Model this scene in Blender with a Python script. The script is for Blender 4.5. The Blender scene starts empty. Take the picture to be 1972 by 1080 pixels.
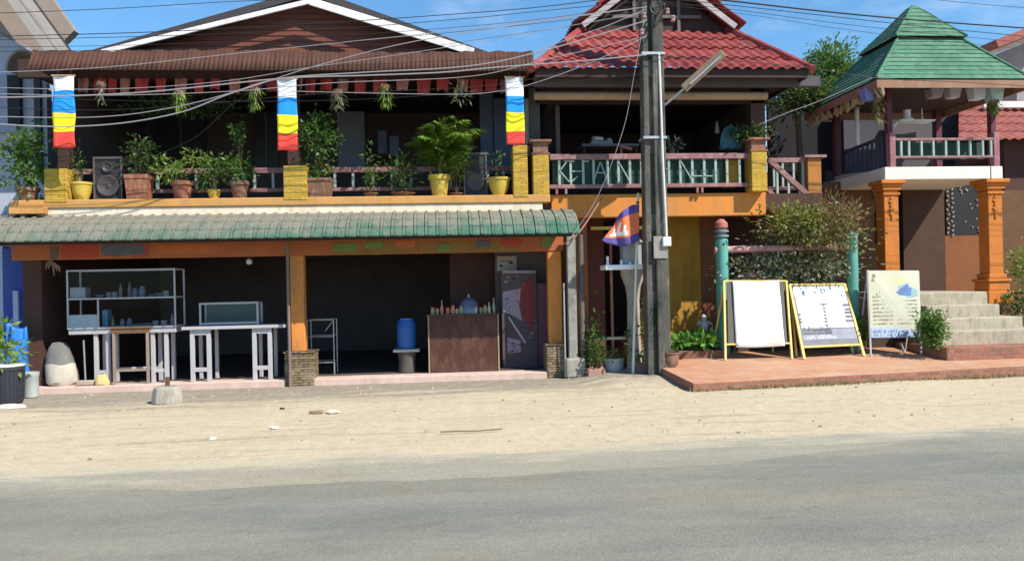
import bpy, math, random
from mathutils import Vector, Matrix
R = math.radians
# ------------------------------------------------------------------ camera, sky, sun, exposure
SC = bpy.context.scene
COL = SC.collection
FPX = 1480.0                                   # focal length in pixels of the 1972-pixel wide photograph
YAW, ROLL, CAMZ = R(5.0), 0.021, 1.7
CF = Vector((math.sin(YAW), math.cos(YAW), 0.002)).normalized()
_r0 = Vector((math.cos(YAW), -math.sin(YAW), 0))
_u0 = _r0.cross(CF)
CR = _r0*math.cos(ROLL) - _u0*math.sin(ROLL)
CU = _u0*math.cos(ROLL) + _r0*math.sin(ROLL)
CP = Vector((0, 0, CAMZ))
cd = bpy.data.cameras.new('camera'); cam = bpy.data.objects.new('camera', cd); COL.objects.link(cam)
cd.sensor_width = 36; cd.lens = FPX/1972*36; cd.clip_end = 800; cd.clip_start = .05
m = Matrix.Identity(4)
for i in range(3):
    m[i][0] = CR[i]; m[i][1] = CU[i]; m[i][2] = -CF[i]; m[i][3] = CP[i]
cam.matrix_world = m
SC.camera = cam
SUN_AZ, SUN_EL = R(48), R(46)                  # azimuth: to the right of the direction facing the street
sd = Vector((math.sin(SUN_AZ)*math.cos(SUN_EL), -math.cos(SUN_AZ)*math.cos(SUN_EL), math.sin(SUN_EL)))
wd = bpy.data.worlds.new('World'); SC.world = wd; wd.use_nodes = True
nt = wd.node_tree; nt.nodes.clear()
sk = nt.nodes.new('ShaderNodeTexSky'); sk.sky_type = 'NISHITA'; sk.sun_disc = False
sk.sun_elevation = SUN_EL; sk.sun_rotation = math.atan2(sd.x, sd.y)
sk.air_density = 1.0; sk.dust_density = 0.05; sk.ozone_density = 2.6
bg = nt.nodes.new('ShaderNodeBackground'); bg.inputs['Strength'].default_value = 0.125
wo = nt.nodes.new('ShaderNodeOutputWorld')
tc = nt.nodes.new('ShaderNodeTexCoord'); mpw = nt.nodes.new('ShaderNodeMapping'); mpw.inputs['Scale'].default_value = (2.2, 2.2, 7)
cn0 = nt.nodes.new('ShaderNodeTexNoise'); cn0.inputs['Scale'].default_value = 1.6; cn0.inputs['Detail'].default_value = 9; cn0.inputs['Roughness'].default_value = .62
cr = nt.nodes.new('ShaderNodeValToRGB'); cr.color_ramp.elements[0].position = .54; cr.color_ramp.elements[0].color = (0, 0, 0, 1); cr.color_ramp.elements[1].position = .80; cr.color_ramp.elements[1].color = (.38, .38, .38, 1)
cm = nt.nodes.new('ShaderNodeMix'); cm.data_type = 'RGBA'; cm.inputs[7].default_value = (7.0, 7.4, 8.0, 1)      # thin wisps of high cloud
nt.links.new(tc.outputs['Generated'], mpw.inputs[0]); nt.links.new(mpw.outputs[0], cn0.inputs[0]); nt.links.new(cn0.outputs['Fac'], cr.inputs[0])
nt.links.new(cr.outputs[0], cm.inputs[0]); tn = nt.nodes.new('ShaderNodeMix'); tn.data_type = 'RGBA'; tn.blend_type = 'MULTIPLY'; tn.inputs[0].default_value = 1; tn.inputs[7].default_value = (.66, .99, 1.12, 1)
nt.links.new(sk.outputs[0], tn.inputs[6]); nt.links.new(tn.outputs[2], cm.inputs[6]); nt.links.new(cm.outputs[2], bg.inputs[0]); nt.links.new(bg.outputs[0], wo.inputs[0])
sl = bpy.data.lights.new('sun', 'SUN'); sl.energy = 5.0; sl.angle = R(.55); sl.color = (1, .93, .82)
so = bpy.data.objects.new('sun', sl); COL.objects.link(so)
so.rotation_euler = sd.to_track_quat('Z', 'Y').to_euler(); so.location = (6, -4, 14)
SC.view_settings.view_transform = 'Standard'; SC.view_settings.look = 'None'
SC.view_settings.exposure = 0.48; SC.view_settings.gamma = 1
SC.cycles.max_bounces = 6; SC.cycles.transparent_max_bounces = 8
rng = random.Random(7)

# ------------------------------------------------------------------ measuring: a photo pixel into a point of a depth plane / of a level
def _dir(px, py): return CF + CR*((px-986)/FPX) + CU*((540-py)/FPX)
def W(px, py, Y):
    d = _dir(px, py); return CP + d*(Y/d.y)
def G(px, py, z=0.0):
    d = _dir(px, py); return CP + d*((z-CAMZ)/d.z)
def pav(y): return .09 + (y-11)*.075        # the tiled pavement rises gently towards the house
def SG(px, py):
    z = .2
    for _ in range(12): g = G(px, py, z); z = pav(g.y)
    g.z = z; return g
def X_(px, py, Y): return W(px, py, Y).x
def Z_(px, py, Y): return W(px, py, Y).z

# ------------------------------------------------------------------ materials
def srgb(r, g, b):
    f = lambda c: (c/255/12.92) if c/255 <= .04045 else ((c/255+.055)/1.055)**2.4
    return (f(r), f(g), f(b))
MATS = {}
class NT:
    def __init__(s, name):
        s.m = bpy.data.materials.new(name); s.m.use_nodes = True; s.t = s.m.node_tree
        s.b = s.t.nodes['Principled BSDF']; s.o = s.t.nodes['Material Output']; s.pos = None
    def n(s, k, **kw):
        x = s.t.nodes.new('ShaderNode'+k)
        for a, v in kw.items(): setattr(x, a, v)
        return x
    def l(s, a, b): s.t.links.new(a, b)
    def position(s):
        if not s.pos: s.pos = s.n('NewGeometry')
        return s.pos.outputs['Position']
    def noise(s, scale, detail=4, rough=.6, vec=None, stretch=None):
        v = vec or s.position()
        if stretch:
            mp = s.n('Mapping'); mp.inputs['Scale'].default_value = stretch; s.l(v, mp.inputs[0]); v = mp.outputs[0]
        x = s.n('TexNoise'); x.inputs['Scale'].default_value = scale; x.inputs['Detail'].default_value = detail
        x.inputs['Roughness'].default_value = rough; s.l(v, x.inputs['Vector']); return x.outputs['Fac']
    def ramp(s, fac, stops):
        x = s.n('ValToRGB'); e = x.color_ramp.elements
        while len(e) < len(stops): e.new(.5)
        for i, (p, c) in enumerate(stops):
            e[i].position = p; e[i].color = (*c, 1) if len(c) == 3 else c
        s.l(fac, x.inputs[0]); return x.outputs[0]
    def mix(s, fac, a, b, mode='MIX'):
        x = s.n('Mix', data_type='RGBA', blend_type=mode)
        for sock, v in ((0, fac), (6, a), (7, b)):
            if isinstance(v, (int, float)): x.inputs[sock].default_value = v
            elif isinstance(v, tuple): x.inputs[sock].default_value = (*v, 1)
            else: s.l(v, x.inputs[sock])
        return x.outputs[2]
    def math(s, op, a, b=0.0, c=None):
        x = s.n('Math', operation=op)
        for i, v in enumerate((a, b, c)):
            if v is None: continue
            if isinstance(v, (int, float)): x.inputs[i].default_value = v
            else: s.l(v, x.inputs[i])
        return x.outputs[0]
    def bump(s, h, strength=.4, dist=.01):
        x = s.n('Bump'); x.inputs['Strength'].default_value = strength; x.inputs['Distance'].default_value = dist
        s.l(h, x.inputs['Height']); s.l(x.outputs[0], s.b.inputs['Normal'])
    def col(s, c, rough=.8, spec=.3):
        if isinstance(c, tuple): s.b.inputs['Base Color'].default_value = (*c, 1)
        else: s.l(c, s.b.inputs['Base Color'])
        s.b.inputs['Roughness'].default_value = rough; s.b.inputs['Specular IOR Level'].default_value = spec

def dk(c, k): return tuple(x*k for x in c)
def mat(name, c, rough=.8, var=.25, scale=3.0, dirt=None, dfac=.5, bump=.15, spec=.3, metal=0):
    """painted or plain surface: broad tone drift, fine grain, patches of dirt"""
    if name in MATS: return MATS[name]
    s = NT(name)
    a = s.ramp(s.noise(scale, 5), [(.3, dk(c, 1-var)), (.7, dk(c, 1+var*.6))])
    fine = s.noise(scale*14, 3)
    a = s.mix(.35*var/.25 if var < .7 else .9, a, s.ramp(fine, [(.3, dk(c, .75)), (.7, dk(c, 1.15))]))
    if dirt:
        f = s.ramp(s.noise(scale*1.7, 8, .72, stretch=(1, 1, .45)), [(.48, (0, 0, 0)), (.66, (dfac,)*3)])
        a = s.mix(f, a, dirt)
        f2 = s.ramp(s.noise(scale*5, 6, .7, stretch=(1, 1, .10)), [(.55, (0,)*3), (.72, (dfac*.7,)*3)])
        a = s.mix(f2, a, dk(dirt, .7))
    s.col(a, rough, spec); s.b.inputs['Metallic'].default_value = metal
    if bump: s.bump(s.noise(scale*10, 5), bump, .01)
    MATS[name] = s.m; return s.m
def flat(name, c, rough=.5, spec=.4, metal=0):
    if name in MATS: return MATS[name]
    s = NT(name); s.col(c, rough, spec); s.b.inputs['Metallic'].default_value = metal
    MATS[name] = s.m; return s.m
def leafmat(name, cols, trans=.35, rough=.5):
    if name in MATS: return MATS[name]
    s = NT(name); g = s.n('NewGeometry')
    c = s.ramp(g.outputs['Random Per Island'], [(i/(len(cols)-1), q) for i, q in enumerate(cols)])
    s.col(c, rough, .35)
    tr = s.n('BsdfTranslucent'); s.l(s.mix(.5, c, (.25, .35, .03), 'MIX'), tr.inputs[0])
    mx = s.n('MixShader'); mx.inputs[0].default_value = trans
    s.l(s.b.outputs[0], mx.inputs[1]); s.l(tr.outputs[0], mx.inputs[2]); s.l(mx.outputs[0], s.o.inputs[0])
    MATS[name] = s.m; return s.m
def brickmat(name, c1, c2, mortar, bw=.2, bh=.05, ms=.012, rough=.8, dirt=None, bump=.7):
    if name in MATS: return MATS[name]
    s = NT(name); sp = s.n('SeparateXYZ'); s.l(s.position(), sp.inputs[0])
    cb = s.n('CombineXYZ'); s.l(s.math('ADD', sp.outputs[0], sp.outputs[1]), cb.inputs[0]); s.l(sp.outputs[2], cb.inputs[1])
    b = s.n('TexBrick'); s.l(cb.outputs[0], b.inputs['Vector'])
    b.inputs['Color1'].default_value = (*c1, 1); b.inputs['Color2'].default_value = (*c2, 1); b.inputs['Mortar'].default_value = (*mortar, 1)
    b.inputs['Scale'].default_value = 1; b.inputs['Brick Width'].default_value = bw; b.inputs['Row Height'].default_value = bh
    b.inputs['Mortar Size'].default_value = ms*.5; b.inputs['Mortar Smooth'].default_value = .3
    a = b.outputs['Color']
    a = s.mix(.45, a, s.ramp(s.noise(16, 4), [(.3, (.35,)*3), (.7, (1.0,)*3)]), 'MULTIPLY')
    if dirt: a = s.mix(s.ramp(s.noise(5, 7, .7), [(.5, (0,)*3), (.68, (.6,)*3)]), a, dirt)
    s.col(a, rough); 
    h = s.math('SUBTRACT', s.math('MULTIPLY', s.noise(24, 3), .5), b.outputs['Fac'])
    s.bump(h, bump, .012)
    MATS[name] = s.m; return s.m

# ------------------------------------------------------------------ mesh builder
class MB:
    def __init__(s): s.v = []; s.f = []; s.mi = []; s.sm = []; s.cur = 0
    def face(s, idx, smooth=False): s.f.append(tuple(idx)); s.mi.append(s.cur); s.sm.append(smooth)
    def quad(s, a, b, c, d):
        n = len(s.v); s.v += [Vector(a), Vector(b), Vector(c), Vector(d)]; s.face((n, n+1, n+2, n+3)); return s
    def hexa(s, p):                                    # 8 corners: bottom ring then top ring
        n = len(s.v); s.v += [Vector(q) for q in p]
        for q in ((3, 2, 1, 0), (4, 5, 6, 7), (0, 1, 5, 4), (1, 2, 6, 5), (2, 3, 7, 6), (3, 0, 4, 7)): s.face([n+i for i in q])
        return s
    def box(s, x0, x1, y0, y1, z0, z1):
        return s.hexa([(x0, y0, z0), (x1, y0, z0), (x1, y1, z0), (x0, y1, z0), (x0, y0, z1), (x1, y0, z1), (x1, y1, z1), (x0, y1, z1)])
    def obox(s, c, size, rot=(0, 0, 0)):
        from mathutils import Euler
        M = Euler(rot).to_matrix(); c = Vector(c); h = [q/2 for q in size]
        return s.hexa([c + M @ Vector((sx*h[0], sy*h[1], sz*h[2])) for sz in (-1, 1) for sx, sy in ((-1, -1), (1, -1), (1, 1), (-1, 1))])
    def bar(s, a, b, w, h=None, up=(0, 0, 1)):         # square bar from a to b
        a = Vector(a); b = Vector(b); h = h or w; d = (b-a).normalized(); up = Vector(up)
        if abs(d.dot(up)) > .95: up = Vector((0, 1, 0))
        x = d.cross(up).normalized()*(w/2); y = x.normalized().cross(d).normalized()*(h/2)
        return s.hexa([a-x-y, a+x-y, a+x+y, a-x+y, b-x-y, b+x-y, b+x+y, b-x+y])
    def tube(s, pts, rad, n=8, caps=True):
        pts = [Vector(p) for p in pts]
        if not hasattr(rad, '__len__'): rad = [rad]*len(pts)
        base = len(s.v); ref = Vector((0, 0, 1))
        t0 = (pts[1]-pts[0]).normalized()
        if abs(t0.dot(ref)) > .9: ref = Vector((0, 1, 0))
        for i, p in enumerate(pts):
            t = (pts[min(i+1, len(pts)-1)]-pts[max(i-1, 0)]).normalized()
            x = t.cross(ref).normalized(); y = x.cross(t).normalized(); ref = y
            for k in range(n):
                a = 2*math.pi*k/n; s.v.append(p + (x*math.cos(a)+y*math.sin(a))*rad[i])
        for i in range(len(pts)-1):
            for k in range(n):
                a = base+i*n+k; b = base+i*n+(k+1) % n; s.face((a, b, b+n, a+n), True)
        if caps:
            s.face([base+k for k in range(n)][::-1]); s.face([base+(len(pts)-1)*n+k for k in range(n)])
        return s
    def lathe(s, c, prof, n=16, sx=1, sy=1):
        c = Vector(c); base = len(s.v)
        for r, z in prof:
            for k in range(n):
                a = 2*math.pi*k/n; s.v.append(c+Vector((r*sx*math.cos(a), r*sy*math.sin(a), z)))
        for i in range(len(prof)-1):
            for k in range(n):
                a = base+i*n+k; b = base+i*n+(k+1) % n; s.face((a, b, b+n, a+n), True)
        s.face([base+k for k in range(n)][::-1]); s.face([base+(len(prof)-1)*n+k for k in range(n)])
        return s
    def prism(s, poly, y0, y1):                         # polygon in X-Z, thickness in Y
        n = len(poly); b = len(s.v)
        s.v += [Vector((x, y0, z)) for x, z in poly] + [Vector((x, y1, z)) for x, z in poly]
        s.face([b+i for i in range(n)]); s.face([b+n+i for i in range(n)][::-1])
        for i in range(n): j = (i+1) % n; s.face((b+i, b+n+i, b+n+j, b+j))
        return s
    def leaf(s, p, d, l, w, nrm):
        d = d.normalized(); x = d.cross(nrm)
        if x.length < 1e-4: x = Vector((1, 0, 0))
        x.normalize(); up = x.cross(d)
        n = len(s.v); m_ = p + d*l*.45 - up*l*.05
        s.v += [p, m_+x*w/2, p+d*l-up*l*.12, m_-x*w/2]; s.face((n, n+1, n+2, n+3)); return s
    def build(s, name, mats, parent=None, bevel=0, loc=None, sharp=35):
        if not isinstance(mats, (list, tuple)): mats = [mats]
        me = bpy.data.meshes.new(name)
        if parent is not None:
            off = world_loc(parent)
        elif loc is not None: off = Vector(loc)
        else:
            xs = [v.x for v in s.v]; ys = [v.y for v in s.v]; zs = [v.z for v in s.v]
            off = Vector(((min(xs)+max(xs))/2, (min(ys)+max(ys))/2, min(zs)))
        me.from_pydata([tuple(v-off) for v in s.v], [], s.f)
        for m_ in mats: me.materials.append(m_)
        me.polygons.foreach_set('material_index', s.mi); me.polygons.foreach_set('use_smooth', s.sm)
        me.update()
        if any(s.sm) and len(s.f) < 60000: me.set_sharp_from_angle(angle=R(sharp))
        o = bpy.data.objects.new(name, me); COL.objects.link(o)
        if parent is not None: o.parent = parent
        else: o.location = off
        if bevel:
            b = o.modifiers.new('bevel', 'BEVEL'); b.width = bevel; b.segments = 2; b.limit_method = 'ANGLE'; b.angle_limit = R(40)
        return o
def world_loc(o):
    v = Vector(o.location)
    while o.parent: o = o.parent; v += o.location
    return v
def tag(o, label, cat, group=None):
    o['label'] = label; o['category'] = cat
    if group: o['group'] = group
    return o
def thing(name, loc, label, cat, group=None):
    o = bpy.data.objects.new(name, None); COL.objects.link(o); o.location = loc; o.empty_display_size = .2
    return tag(o, label, cat, group)
def kind(o, k, label=None):
    o['kind'] = k
    if label: o['label'] = label
    return o
def copy_tree(o, parent=None):
    c = o.copy(); COL.objects.link(c); c.parent = parent
    for ch in list(o.children): copy_tree(ch, c)
    return c
def pbox(mb, px0, py0, px1, py1, Y, d):                # a box whose front face covers that stretch of the facade
    xm, ym = (px0+px1)/2, (py0+py1)/2
    return mb.box(X_(px0, ym, Y), X_(px1, ym, Y), Y, Y+d, Z_(xm, py1, Y), Z_(xm, py0, Y))

# ------------------------------------------------------------------ plants
def clumps(mb, c, r, nleaf, l, w, rg, nclump=14, spread=.32, flat_=.4, droop=0.0):
    c = Vector(c); r = Vector(r)
    cs = []
    for _ in range(nclump):
        while True:
            q = Vector((rg.uniform(-1, 1), rg.uniform(-1, 1), rg.uniform(-1, 1)))
            if .15 < q.length < 1: break
        cs.append((q, rg.uniform(.6, 1.2)))
    for _ in range(nleaf):
        q, k = rg.choice(cs)
        o = Vector((rg.gauss(0, spread), rg.gauss(0, spread), rg.gauss(0, spread*.8)))*k
        u = q*.78+o
        p = c + Vector((u.x*r.x, u.y*r.y, u.z*r.z))
        d = (o.normalized()*.8 + u*.5 + Vector((rg.uniform(-1, 1), rg.uniform(-1, 1), rg.uniform(-.6, 1)-droop))*.8)
        nr = Vector((rg.uniform(-1, 1), rg.uniform(-1, 1), rg.uniform(.2, 1.6)))
        mb.leaf(p, d, l*rg.uniform(.6, 1.25), w*rg.uniform(.7, 1.2), nr.normalized())
    return cs
def stems(mb, base, c, r, cs, rad, rg):
    base = Vector(base); c = Vector(c)
    for q, k in cs:
        t = c + Vector((q.x*r[0], q.y*r[1], q.z*r[2]))*.75
        mid = base.lerp(t, .45) + Vector((rg.uniform(-.03, .03), rg.uniform(-.03, .03), .04))
        mb.tube([base, mid, t], [rad, rad*.7, rad*.3], 5)
POTS = {
 'bowl': [(.55, 0), (.6, .06), (.85, .45), (.98, .85), (1.06, .88), (1.06, 1), (.94, 1), (.9, .9), (.1, .88)],
 'flare': [(.62, 0), (.66, .04), (.86, .78), (1.0, .8), (1.02, 1), (.9, 1), (.86, .9), (.1, .88)],
 'urn': [(.6, 0), (.85, .25), (.98, .6), (.9, .85), (1.02, .92), (1.02, 1), (.88, 1), (.85, .9), (.1, .88)],
}
def potted(px0, px1, pyb, pyt, Y, kind_, pm, label, fol, group=None, name='potted_plant', zb=None, sq=False, leafm=None, z0=None):
    """pot between two columns of the picture standing at depth Y, with its plant: fol = list of (px0,py0,px1,py1,n,leaf,width,clumps)"""
    xm = (px0+px1)/2; b = W(xm, pyb, Y); r = (X_(px1, pyb, Y)-X_(px0, pyb, Y))/2; h = Z_(xm, pyt, Y)-b.z
    if zb is not None: h += b.z-zb; b.z = zb
    t = thing(name, b, label, 'potted plant', group)
    rg = random.Random(int(px0*7+pyb))
    m_ = MB()
    if sq:
        m_.hexa([(b.x-r*.82, Y-r*.7, b.z), (b.x+r*.82, Y-r*.7, b.z), (b.x+r*.82, Y+r*.7, b.z), (b.x-r*.82, Y+r*.7, b.z),
                 (b.x-r*.95, Y-r*.8, b.z+h*.82), (b.x+r*.95, Y-r*.8, b.z+h*.82), (b.x+r*.95, Y+r*.8, b.z+h*.82), (b.x-r*.95, Y+r*.8, b.z+h*.82)])
        m_.box(b.x-r, b.x+r, Y-r*.86, Y+r*.86, b.z+h*.83, b.z+h)
    else: m_.lathe(b, [(q*r, z*h) for q, z in POTS[kind_]], 20)
    m_.build('pot', pm, t, bevel=.004 if sq else 0)
    MB().lathe(b+Vector((0, 0, h*.9)), [(r*.86, 0), (r*.8, .012), (.01, .02)], 12).build('soil', M['soil'], t)
    fm = MB(); sm = MB(); top = b+Vector((0, 0, h*.9))
    for (a0, c0, a1, c1, n, l, w, nc) in fol:
        c = W((a0+a1)/2, (c0+c1)/2, Y); rx = (X_(a1, c0, Y)-X_(a0, c0, Y))/2; rz = (Z_(a0, c0, Y)-Z_(a0, c1, Y))/2
        cs = clumps(fm, c, (rx, rx*.8, rz), n, l, w, rg, nc)
        stems(sm, top, c, (rx, rx*.8, rz), cs, max(.006, .004), rg)
    fm.build('foliage', leafm or M['leaf'], t); sm.build('stem', M['stem'], t)
    return t

# ------------------------------------------------------------------ palette
M = {}
M['soil'] = mat('soil', (.05, .035, .025), .95)
M['stem'] = mat('stem', (.09, .065, .035), .9)
M['leaf'] = leafmat('leaf', [(.03, .09, .02), (.06, .16, .03), (.12, .24, .05), (.045, .11, .03), (.17, .27, .08)])
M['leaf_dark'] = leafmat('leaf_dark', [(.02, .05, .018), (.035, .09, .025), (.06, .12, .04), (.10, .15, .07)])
M['leaf_lime'] = leafmat('leaf_lime', [(.10, .20, .03), (.20, .32, .06), (.30, .38, .10), (.13, .22, .04)])
M['leaf_dry'] = leafmat('leaf_dry', [(.09, .12, .035), (.20, .22, .07), (.30, .26, .11), (.22, .13, .08), (.13, .17, .06), (.30, .30, .10)], .3)
M['leaf_grey'] = leafmat('leaf_grey', [(.11, .13, .07), (.26, .28, .19), (.48, .49, .40), (.13, .16, .09), (.24, .20, .13)], .3)
M['terracotta'] = mat('terracotta', (.27, .095, .055), .85, .35, 8, (.45, .33, .25), .5)
M['terracotta_old'] = mat('terracotta_old', (.20, .095, .06), .9, .35, 8, (.35, .28, .2), .6)
M['pot_yellow'] = mat('pot_yellow', (.56, .40, .06), .6, .2, 6, (.4, .3, .12), .4)
M['orange'] = mat('orange', (.66, .24, .05), .8, .16, 1.5, (.34, .17, .08), .6)
M['ledge'] = mat('ledge', (.55, .28, .085), .85, .2, 2.5, (.42, .25, .13), .55)
M['cream'] = mat('cream', (.78, .66, .50), .8, .12, 3, (.45, .34, .25), .5)
M['yellow_brick'] = brickmat('yellow_brick', (.66, .43, .05), (.50, .30, .04), (.33, .19, .03), .21, .038, .008, .75, (.34, .22, .1))
M['slate_brick'] = brickmat('slate_brick', (.34, .24, .12), (.16, .12, .08), (.06, .045, .03), .16, .045, .016, .9, (.4, .33, .22))
M['red_brick'] = brickmat('red_brick', (.42, .17, .11), (.30, .12, .08), (.30, .22, .16), .22, .065, .014, .9, (.16, .13, .1))
M['brown_metal'] = mat('brown_metal', (.085, .036, .022), .75, .25, 1.2, (.06, .03, .022), .6)
M['brown_wall'] = mat('brown_wall', (.19, .062, .040), .85, .2, 1.2, (.12, .06, .045), .4)
M['fascia_white'] = mat('fascia_white', (.78, .74, .72), .7, .1, 3, (.5, .42, .36), .5)
M['roof_dark'] = mat('roof_dark', (.055, .05, .055), .8)
M['dark_wood'] = mat('dark_wood', (.05, .028, .022), .75, .4, 4)
M['maroon'] = mat('maroon', (.27, .13, .13), .75, .25, 5, (.45, .33, .32), .5)
M['maroon_dark'] = mat('maroon_dark', (.12, .04, .045), .75, .25, 5)
M['baluster'] = mat('baluster', (.30, .40, .36), .7, .25, 8, (.45, .42, .38), .6)
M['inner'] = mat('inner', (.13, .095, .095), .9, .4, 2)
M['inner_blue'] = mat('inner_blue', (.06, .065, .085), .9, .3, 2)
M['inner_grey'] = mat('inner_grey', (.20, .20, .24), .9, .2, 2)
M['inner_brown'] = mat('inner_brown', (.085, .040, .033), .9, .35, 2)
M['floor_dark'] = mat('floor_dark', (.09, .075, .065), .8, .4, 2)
M['curb'] = mat('curb', (.62, .45, .38), .9, .2, 3, (.42, .34, .27), .6)
M['concrete'] = mat('concrete', (.36, .33, .28), .95, .3, 4, (.16, .14, .11), .6, bump=.4)
M['white'] = mat('white', (.43, .41, .43), .6, .08, 5, (.45, .42, .40), .35)
M['white_clean'] = flat('white_clean', (.82, .82, .85), .5)
M['steel'] = mat('steel', (.45, .45, .47), .45, .15, 8, metal=.6)
M['glass'] = None
M['blue_wall'] = mat('blue_wall', (.03, .065, .28), .75, .2, 2, (.10, .12, .28), .4)
M['red_cloth'] = mat('red_cloth', (.50, .07, .08), .85, .3, 7)
M['pink_cloth'] = mat('pink_cloth', (.50, .22, .20), .85, .3, 7)
M['black'] = mat('black', (.018, .018, .02), .6)
M['cable'] = flat('cable', (.02, .02, .024), .5)
M['cable_light'] = flat('cable_light', (.36, .34, .36), .4, .5, .2)
M['bamboo'] = mat('bamboo', (.46, .33, .20), .75, .25, 6)
M['wood'] = mat('wood', (.20, .10, .045), .7, .35, 6, (.08, .05, .03), .5)
M['counter'] = mat('counter', (.075, .028, .020), .6, .35, 3, (.16, .08, .05), .6)
M['yellow_paint'] = mat('yellow_paint', (.78, .60, .20), .6, .12, 6, (.5, .36, .15), .4)
M['teal'] = mat('teal', (.10, .36, .31), .75, .3, 5, (.24, .33, .24), .55)
g_ = NT('glass'); g_.t.nodes.remove(g_.b)
_t = g_.n('BsdfTransparent'); _g = g_.n('BsdfGlossy'); _g.inputs['Roughness'].default_value = .06
_f = g_.n('Fresnel'); _f.inputs[0].default_value = 1.22; _x = g_.n('MixShader')
_t.inputs[0].default_value = (.86, .92, .92, 1)
g_.l(_f.outputs[0], _x.inputs[0]); g_.l(_t.outputs[0], _x.inputs[1]); g_.l(_g.outputs[0], _x.inputs[2]); g_.l(_x.outputs[0], g_.o.inputs[0])
M['glass'] = g_.m

# green canopy tiles: faded paint, grey dust towards the left, moss streaks
s = NT('canopy_tile'); sp = s.n('SeparateXYZ'); s.l(s.position(), sp.inputs[0])
tx = s.n('MapRange'); tx.inputs[1].default_value = -8; tx.inputs[2].default_value = 2.4; s.l(sp.outputs[0], tx.inputs[0])
tz = s.n('MapRange'); tz.inputs[1].default_value = 2.5; tz.inputs[2].default_value = 3.0; s.l(sp.outputs[2], tz.inputs[0])
gcol = s.mix(tx.outputs[0], (.11, .15, .115), (.028, .13, .085))
gcol = s.mix(.5, gcol, s.ramp(s.noise(22, 3, stretch=(1, .3, .3)), [(.3, (.4,)*3), (.7, (1.3,)*3)]), 'MULTIPLY')
dust = s.math('ADD', s.math('MULTIPLY', tz.outputs[0], .42), s.math('SUBTRACT', s.noise(3.2, 8, .75), s.math('MULTIPLY', tx.outputs[0], .14)))
df = s.ramp(dust, [(.42, (0,)*3), (.70, (.85,)*3)])
s.col(s.mix(df, gcol, (.23, .205, .165)), .7, .35); s.bump(s.noise(60, 4), .25, .01); M['canopy_tile'] = s.m
def roofmat(name, c, c2, dirt, jw=None):
    s = NT(name)
    a = s.mix(s.ramp(s.noise(1.1, 6), [(.35, (0,)*3), (.65, (1,)*3)]), c, c2)
    a = s.mix(.6, a, s.ramp(s.noise(9, 5), [(.3, (.55,)*3), (.7, (1.25,)*3)]), 'MULTIPLY')
    a = s.mix(s.ramp(s.noise(2.3, 8, .75), [(.5, (0,)*3), (.7, (.6,)*3)]), a, dirt)
    if jw:
        sp = s.n('SeparateXYZ'); s.l(s.position(), sp.inputs[0])
        cb = s.n('CombineXYZ'); s.l(s.math('ADD', sp.outputs[0], sp.outputs[1]), cb.inputs[0]); s.l(sp.outputs[2], cb.inputs[1])
        b = s.n('TexBrick'); s.l(cb.outputs[0], b.inputs['Vector']); b.inputs['Scale'].default_value = 1
        b.inputs['Brick Width'].default_value = jw; b.inputs['Row Height'].default_value = jw*.55; b.inputs['Mortar Size'].default_value = .004
        b.inputs['Color1'].default_value = (.75,)*3+(1,); b.inputs['Color2'].default_value = (1.15,)*3+(1,); b.inputs['Mortar'].default_value = (.35,)*3+(1,)
        a = s.mix(.7, a, b.outputs['Color'], 'MULTIPLY')
    s.col(a, .75, .3); s.bump(s.noise(50, 4), .3, .008); M[name] = s.m
roofmat('red_tile', (.32, .058, .05), (.21, .035, .035), (.28, .13, .11))
roofmat('green_tile', (.085, .225, .135), (.065, .185, .11), (.16, .24, .16), .22)
roofmat('red_tile_far', (.36, .10, .08), (.30, .09, .07), (.35, .2, .16))

# ------------------------------------------------------------------ the ground, the sand verge, the road, the tiled pavement
s = NT('ground'); sp = s.n('SeparateXYZ'); s.l(s.position(), sp.inputs[0])
n1 = s.noise(.9, 8, .62); n2 = s.noise(6, 8, .7); n3 = s.noise(42, 6, .75); n4 = s.noise(1.6, 6, .6, stretch=(.35, 2.2, 1))
sand = s.ramp(n2, [(.3, (.45, .375, .26)), (.55, (.54, .455, .32)), (.75, (.60, .505, .36))])
grey = s.ramp(n2, [(.3, (.23, .20, .155)), (.6, (.335, .295, .23)), (.8, (.41, .36, .28))])
dist = s.math('ADD', s.math('MULTIPLY', s.math('SUBTRACT', sp.outputs[1], s.math('MULTIPLY', sp.outputs[0], .06)), .26), s.math('MULTIPLY', n4, 1.1))
fx = s.ramp(s.math('SUBTRACT', dist, 3.05), [(.45, (0,)*3), (.8, (1,)*3)])
a = s.mix(fx, sand, grey)
tr = s.ramp(s.noise(1.1, 7, .7, stretch=(.22, 3.2, 1)), [(.55, (0,)*3), (.64, (.5,)*3)])
a = s.mix(tr, a, s.mix(.5, grey, (.24, .20, .155)))
a = s.mix(.75, a, s.ramp(n3, [(.25, (.62,)*3), (.5, (.98,)*3), (.8, (1.16,)*3)]), 'MULTIPLY')
s.col(a, .97, .1)
s.bump(s.math('ADD', s.math('MULTIPLY', n2, 1.2), s.math('MULTIPLY', n3, .6)), .55, .03); M['ground'] = s.m
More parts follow.
